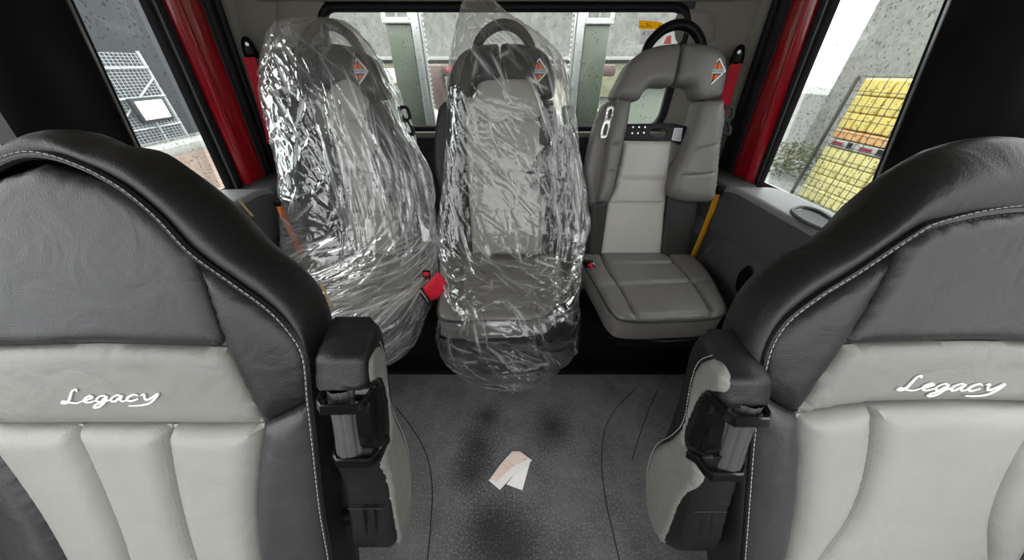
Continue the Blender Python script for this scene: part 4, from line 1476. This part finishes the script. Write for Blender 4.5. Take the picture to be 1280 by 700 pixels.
# ---- behind: rendered wall with a pale coping band
w = MB().box((-.3, 6.6, 1.4), (6.6, .3, 5.0)).build('yard_wall', stucco, loc=(-.3, 6.6, GZ))
tag(w, 'mottled grey rendered wall across the yard behind the cab', 'wall')
MB().box((-.3, 6.42, .98), (6.6, .10, .50), .01).build('lower_render', stucco_green, w)
MB().box((-.3, 6.38, 1.30), (6.6, .16, .05), .01).build('coping', kerb_m, w)
# low parked body behind the cab: beam, cream chest, maroon skirt
t = empty('truck_bed', (0, 2.35, GZ), 'maroon and cream truck bed gear behind the rear window', 'truck bed')
MB().box((.02, 2.79, 1.17), (1.55, .12, .075), .02).build('cross_beam', maroon_dark, t)
MB().box((-.58, 2.76, 1.06), (.10, .16, .30), .03).build('beam_end', maroon_dark, t)
MB().box((.60, 2.76, 1.06), (.10, .16, .30), .03).build('beam_end', maroon_dark, t)
MB().box((.02, 2.89, 1.0), (1.05, .2, .26), .02).build('chest', cream, t)
MB().box((.02, 2.76, .85), (1.5, .3, .10), .02).build('chest_step', white_m, t)
MB().box((.02, 2.74, .70), (1.9, .4, .14), .02).build('skirt', maroon, t)
MB().box((.02, 2.74, .0), (1.0, .9, 1.25), .02).build('chassis', M['black_plastic'], t)
MB().box((-.42, 2.70, 1.175), (.14, .02, .03), .008).build('tail_light', M['red_button'], t)
MB().box((-1.62, 2.94, 1.13), (1.3, .3, .10), .01).build('side_cap', white_m, t)
MB().box((1.62, 2.94, 1.13), (1.3, .3, .10), .01).build('side_cap', white_m, t)
MB().box((-1.62, 3.04, .55), (1.3, .3, 1.05), .02).build('side_box', glass_green, t)
MB().box((1.62, 3.04, .55), (1.3, .3, 1.05), .02).build('side_box', glass_green, t)

# ---- two rack posts with tinted panels close behind the glass
def rack(px_top, px_bot, rail_side, label):
    Wk = Plane((0, 2.0, 0), (1, 0, 0), (0, 0, 1))
    a, b = Wk.px(*px_top), Wk.px(*px_bot)
    x = (a.x + b.x) / 2
    root = empty('rack_post', (x, 2.0, GZ), label, 'rack post', 'rack posts behind the rear window')
    MB().box((x, 2.0, (a.z + .7) / 2), (.130, .03, a.z - .7), .006).build('panel', glass_green, root)
    MB().box((x, 1.985, a.z + .012), (.150, .03, .022), .004).build('cap', white_m, root)
    for s in (-1, 1):
        MB().box((x + s * .066, 1.985, a.z + .03), (.014, .03, .035), .003).build('cap_lug', white_m, root)
    MB().tube([(x, 2.0, a.z + .02), (x, 2.0, a.z + .12)], .008, 8).build('stem', M['steel'], root)
    MB().box((x + rail_side * .092, 1.99, 1.06), (.040, .05, .90), .006).build('rail', M['aluminium'], root)
    MB().box((x + rail_side * .120, 1.99, 1.06), (.008, .03, .90), .002).build('rail_lip', M['aluminium'], root)
    bd = MB()
    for k in range(34):
        bd.box((x + rail_side * .131, 1.985, .72 + k * .021), (.006, .006, .011), .002, seg=1)
    tag(bd.build('cable_bead', white_m, root), kind='stuff')
    MB().box((x + rail_side * .05, 2.0, (.63 + GZ) / 2), (.16, .08, .63 - GZ + .1), .01).build('pedestal', M['black_plastic'], root)
rack((497, 30), (520, 150), 1, 'green tinted rack post with a white cap, left of the middle seat')
rack((751, 31), (728, 150), -1, 'green tinted rack post with a white cap, right of the middle seat')

# ---- left: dark cladding, wire fence with a flood lamp, kerb and brick paving
def tilt_line(px, x):
    W = Plane((x, 0, 0), (0, 1, 0), (0, 0, 1)); return W.px(*px)
b = MB().box((-14.5, 15.0, 2.9), (2.0, 26.0, 8.0)).build('dark_building', stucco_grey, loc=(-14.5, 15.0, GZ))
tag(b, 'tall plain dark grey building side beyond the left window', 'building')
fx = -11.6
A = [tilt_line(q, fx) for q in ((165, 66), (237, 174))]
y0, y1, ft = 5.0, A[1].y, A[0].z
f = empty('mesh_fence', (fx, (y0 + y1) / 2, GZ), 'pale wire mesh fence in front of the dark building outside the left window', 'fence')
fw = MB()
for k in range(54):
    y = y0 + (y1 - y0) * k / 53
    fw.tube([(fx, y, GZ + .02), (fx, y, ft)], .009, 4)
for k in range(34):
    z = GZ + .06 + (ft - GZ - .08) * k / 33
    fw.tube([(fx, y0, z), (fx, y1, z)], .008, 4)
tag(fw.build('wire', wire_m, f), kind='stuff')
for k in range(4):
    y = y0 + (y1 - y0) * k / 3
    MB().tube([(fx, y, GZ), (fx, y, ft + .05)], .045, 8).build('post', wire_m, f)
for z in (-.45, .35, 1.1):
    MB().tube([(fx + .05, y0, z), (fx + .05, y1, z + .05)], .030, 6).build('rail', wire_m, f)
MB().tube([(fx + .05, y0 + 3.2, GZ), (fx + .05, y1, .9)], .025, 6).build('brace', wire_m, f)
lc = tilt_line((189, 137), fx + .22)
lm = empty('flood_lamp', lc, 'square flood lamp with a pale face hung on the wire fence', 'lamp')
MB().box(lc, (.16, 1.0, .66), .04).build('housing', stucco_grey, lm)
MB().box(lc + Vector((.085, 0, 0)), (.03, .84, .50), .012).build('lamp_face', lamp_m, lm)
MB().tube([lc + Vector((-.06, 0, 0)), lc + Vector((-.10, 0, -.4)), Vector((lc.x - .1, lc.y, GZ))], .03, 8).build('stand', wire_m, lm)
k_ = MB().box((-10.7, 9.0, GZ + .16), (.75, 10.0, .32), .04).build('kerb', kerb_m, loc=(-10.7, 9.0, GZ))
tag(k_, 'pale kerb stone along the foot of the mesh fence', 'kerb')
pv = empty('brick_path', (-8.0, 8.0, GZ), 'reddish brick paving between the kerb and the cab on the left', 'paving')
bm_ = MB(); rnd = random.Random(3)
for i in range(30):
    for j in range(30):
        x = -10.2 + j * .205; y = 4.0 + i * .41 + (.205 if j % 2 else 0)
        bm_.box((x, y, GZ + .03 + rnd.uniform(0, .01)), (.190, .395, .06), .008, seg=1)
tag(bm_.build('brick', brick_m, pv), kind='stuff')

# ---- right: rendered wall end, stacked yellow crates behind mesh, shrub
Wx = 9.0
def cross(px, x): return Plane((x, 0, 0), (0, -1, 0), (0, 0, 1)).px(*px)
e = cross((1040, 110), Wx)
wr = MB().box((Wx + 1.5, e.y - 7, .9), (3.0, 14.0, 7.0)).build('yard_building', stucco, loc=(Wx + 1.5, e.y - 7, GZ))
tag(wr, 'rough grey rendered building beyond the rain-beaded right window', 'building')
st = MB().box((Wx + 1.2, e.y + .6, -.4), (2.0, 1.4, 1.8)).build('low_wall', kerb_m, loc=(Wx + 1.2, e.y + .6, GZ))
tag(st, 'pale low wall at the foot of the rendered building', 'wall')
cx = 6.3
top = cross((1080, 96), cx); bot = cross((1010, 235), cx)
yb_ = top.y
ch = top.z
z_o1 = Plane((0, yb_, 0), (1, 0, 0), (0, 0, 1))
CN, CW = 7, .42
zb = GZ
H = ch - zb
rows_ = [('y', .0, .36), ('o', .385, .46), ('l', .47, .53), ('p', .54, .97)]
def slab_stack():
    n = 0
    for col in range(5):
        yy = yb_ - .30 - col * .56
        root = empty('crate_stack', (cx + .3, yy, zb),
                     ['yellow crate stack at the back of the caged row, under the sloping pillar', 'second yellow crate stack from the back of the caged row', 'third yellow crate stack from the back of the caged row',
                      'fourth yellow crate stack from the back, partly behind the right front seat', 'nearest yellow crate stack of the caged row, behind the right front seat'][col], 'crates', 'caged yellow crates')
        for kind, a, b_ in (('p', 0, .115), ('p', .12, .235), ('p', .24, .355), ('p', .36, .47), ('o', .545, .615), ('y', .625, .745), ('y', .75, .87), ('y', .875, .99)):
            m = {'p': crate_p, 'o': crate_o, 'y': crate_y}[kind]
            for h_ in (-.135, .135):
                MB().box((cx + .3, yy + h_, zb + H * (a + b_) / 2), (.6, .255, H * (b_ - a)), .02, seg=1).build('crate', m, root)
        MB().box((cx + .3, yy, zb + H * .508), (.62, .54, H * .06), .01, seg=1).build('label_board', kerb_m, root)
        MB().box((cx - .016, yy + .05, zb + H * .508), (.012, .22, H * .03), .002, seg=1).build('dark_label', maroon, root)
        MB().box((cx - .016, yy - .2, zb + H * .512), (.012, .10, H * .045), .002, seg=1).build('code_label', M['ink'], root)
slab_stack()
cg = empty('wire_cage', (cx - .1, yb_ - 1.4, GZ), 'dark wire cage standing in front of the yellow crates', 'cage')
cw = MB()
for k in range(12):
    y = yb_ - k * .27
    cw.tube([(cx - .10, y, GZ), (cx - .10, y, ch + .02)], .006, 4)
for k in range(11):
    z = zb + H * k / 10 + .01
    cw.tube([(cx - .10, yb_, z), (cx - .10, yb_ - 3.0, z)], .007, 4)
tag(cw.build('wire', dark_wire, cg), kind='stuff')
for y in (yb_, yb_ - 3.0):
    MB().box((cx - .10, y, (GZ + ch) / 2), (.05, .05, ch - GZ), .008).build('post', dark_wire, cg)
sp = cross((985, 208), 7.2)
sh = empty('shrub', (7.2, sp.y, GZ), 'low straggly shrub at the foot of the wall left of the crates', 'shrub')
lv = MB(); rnd = random.Random(9)
for k in range(900):
    th = rnd.uniform(0, 6.283); r = .75 * rnd.random() ** .5; z = rnd.uniform(0, .75) * (1 - .4 * r)
    c = Vector((7.2 + r * math.cos(th), sp.y + r * math.sin(th) * 1.3, GZ + .05 + z))
    d = Vector((rnd.uniform(-1, 1), rnd.uniform(-1, 1), rnd.uniform(-.3, 1))).normalized() * rnd.uniform(.04, .08)
    s = d.orthogonal().normalized() * .025
    lv.add([c - d, c + s, c + d, c - s], [(0, 1, 2, 3)])
tag(lv.build('foliage', leaf_m, sh), kind='stuff')
MB().tube([(7.2, sp.y, GZ), (7.22, sp.y + .03, GZ + .5)], .02, 6).build('stem', M['tan'], sh)

# descriptions of the setting's own pieces
for n_, l_ in (('ceiling', 'pale grey cab headliner'), ('wall_back', 'dark grey back wall of the cab below and around the rear window'),
               ('wall_left', 'dark lower left side of the cab'), ('wall_right', 'dark lower right side of the cab'), ('wall_front', 'unseen dark bulkhead under the windscreen, added to block light'),
               ('trim_1', 'padded grey header strip over the rear window'), ('trim_2', 'grey moulded pillar cover in the left rear corner'),
               ('trim_3', 'grey moulded pillar cover in the right rear corner'), ('trim_4', 'black pillar in front of the left side window'),
               ('trim_5', 'black pillar in front of the right side window'), ('trim_6', 'dark rail over the left side window'),
               ('trim_7', 'dark rail over the right side window'), ('trim_8', 'black ribbed box under the three rear seats')):
    if n_ in bpy.data.objects:
        bpy.data.objects[n_]['label'] = l_
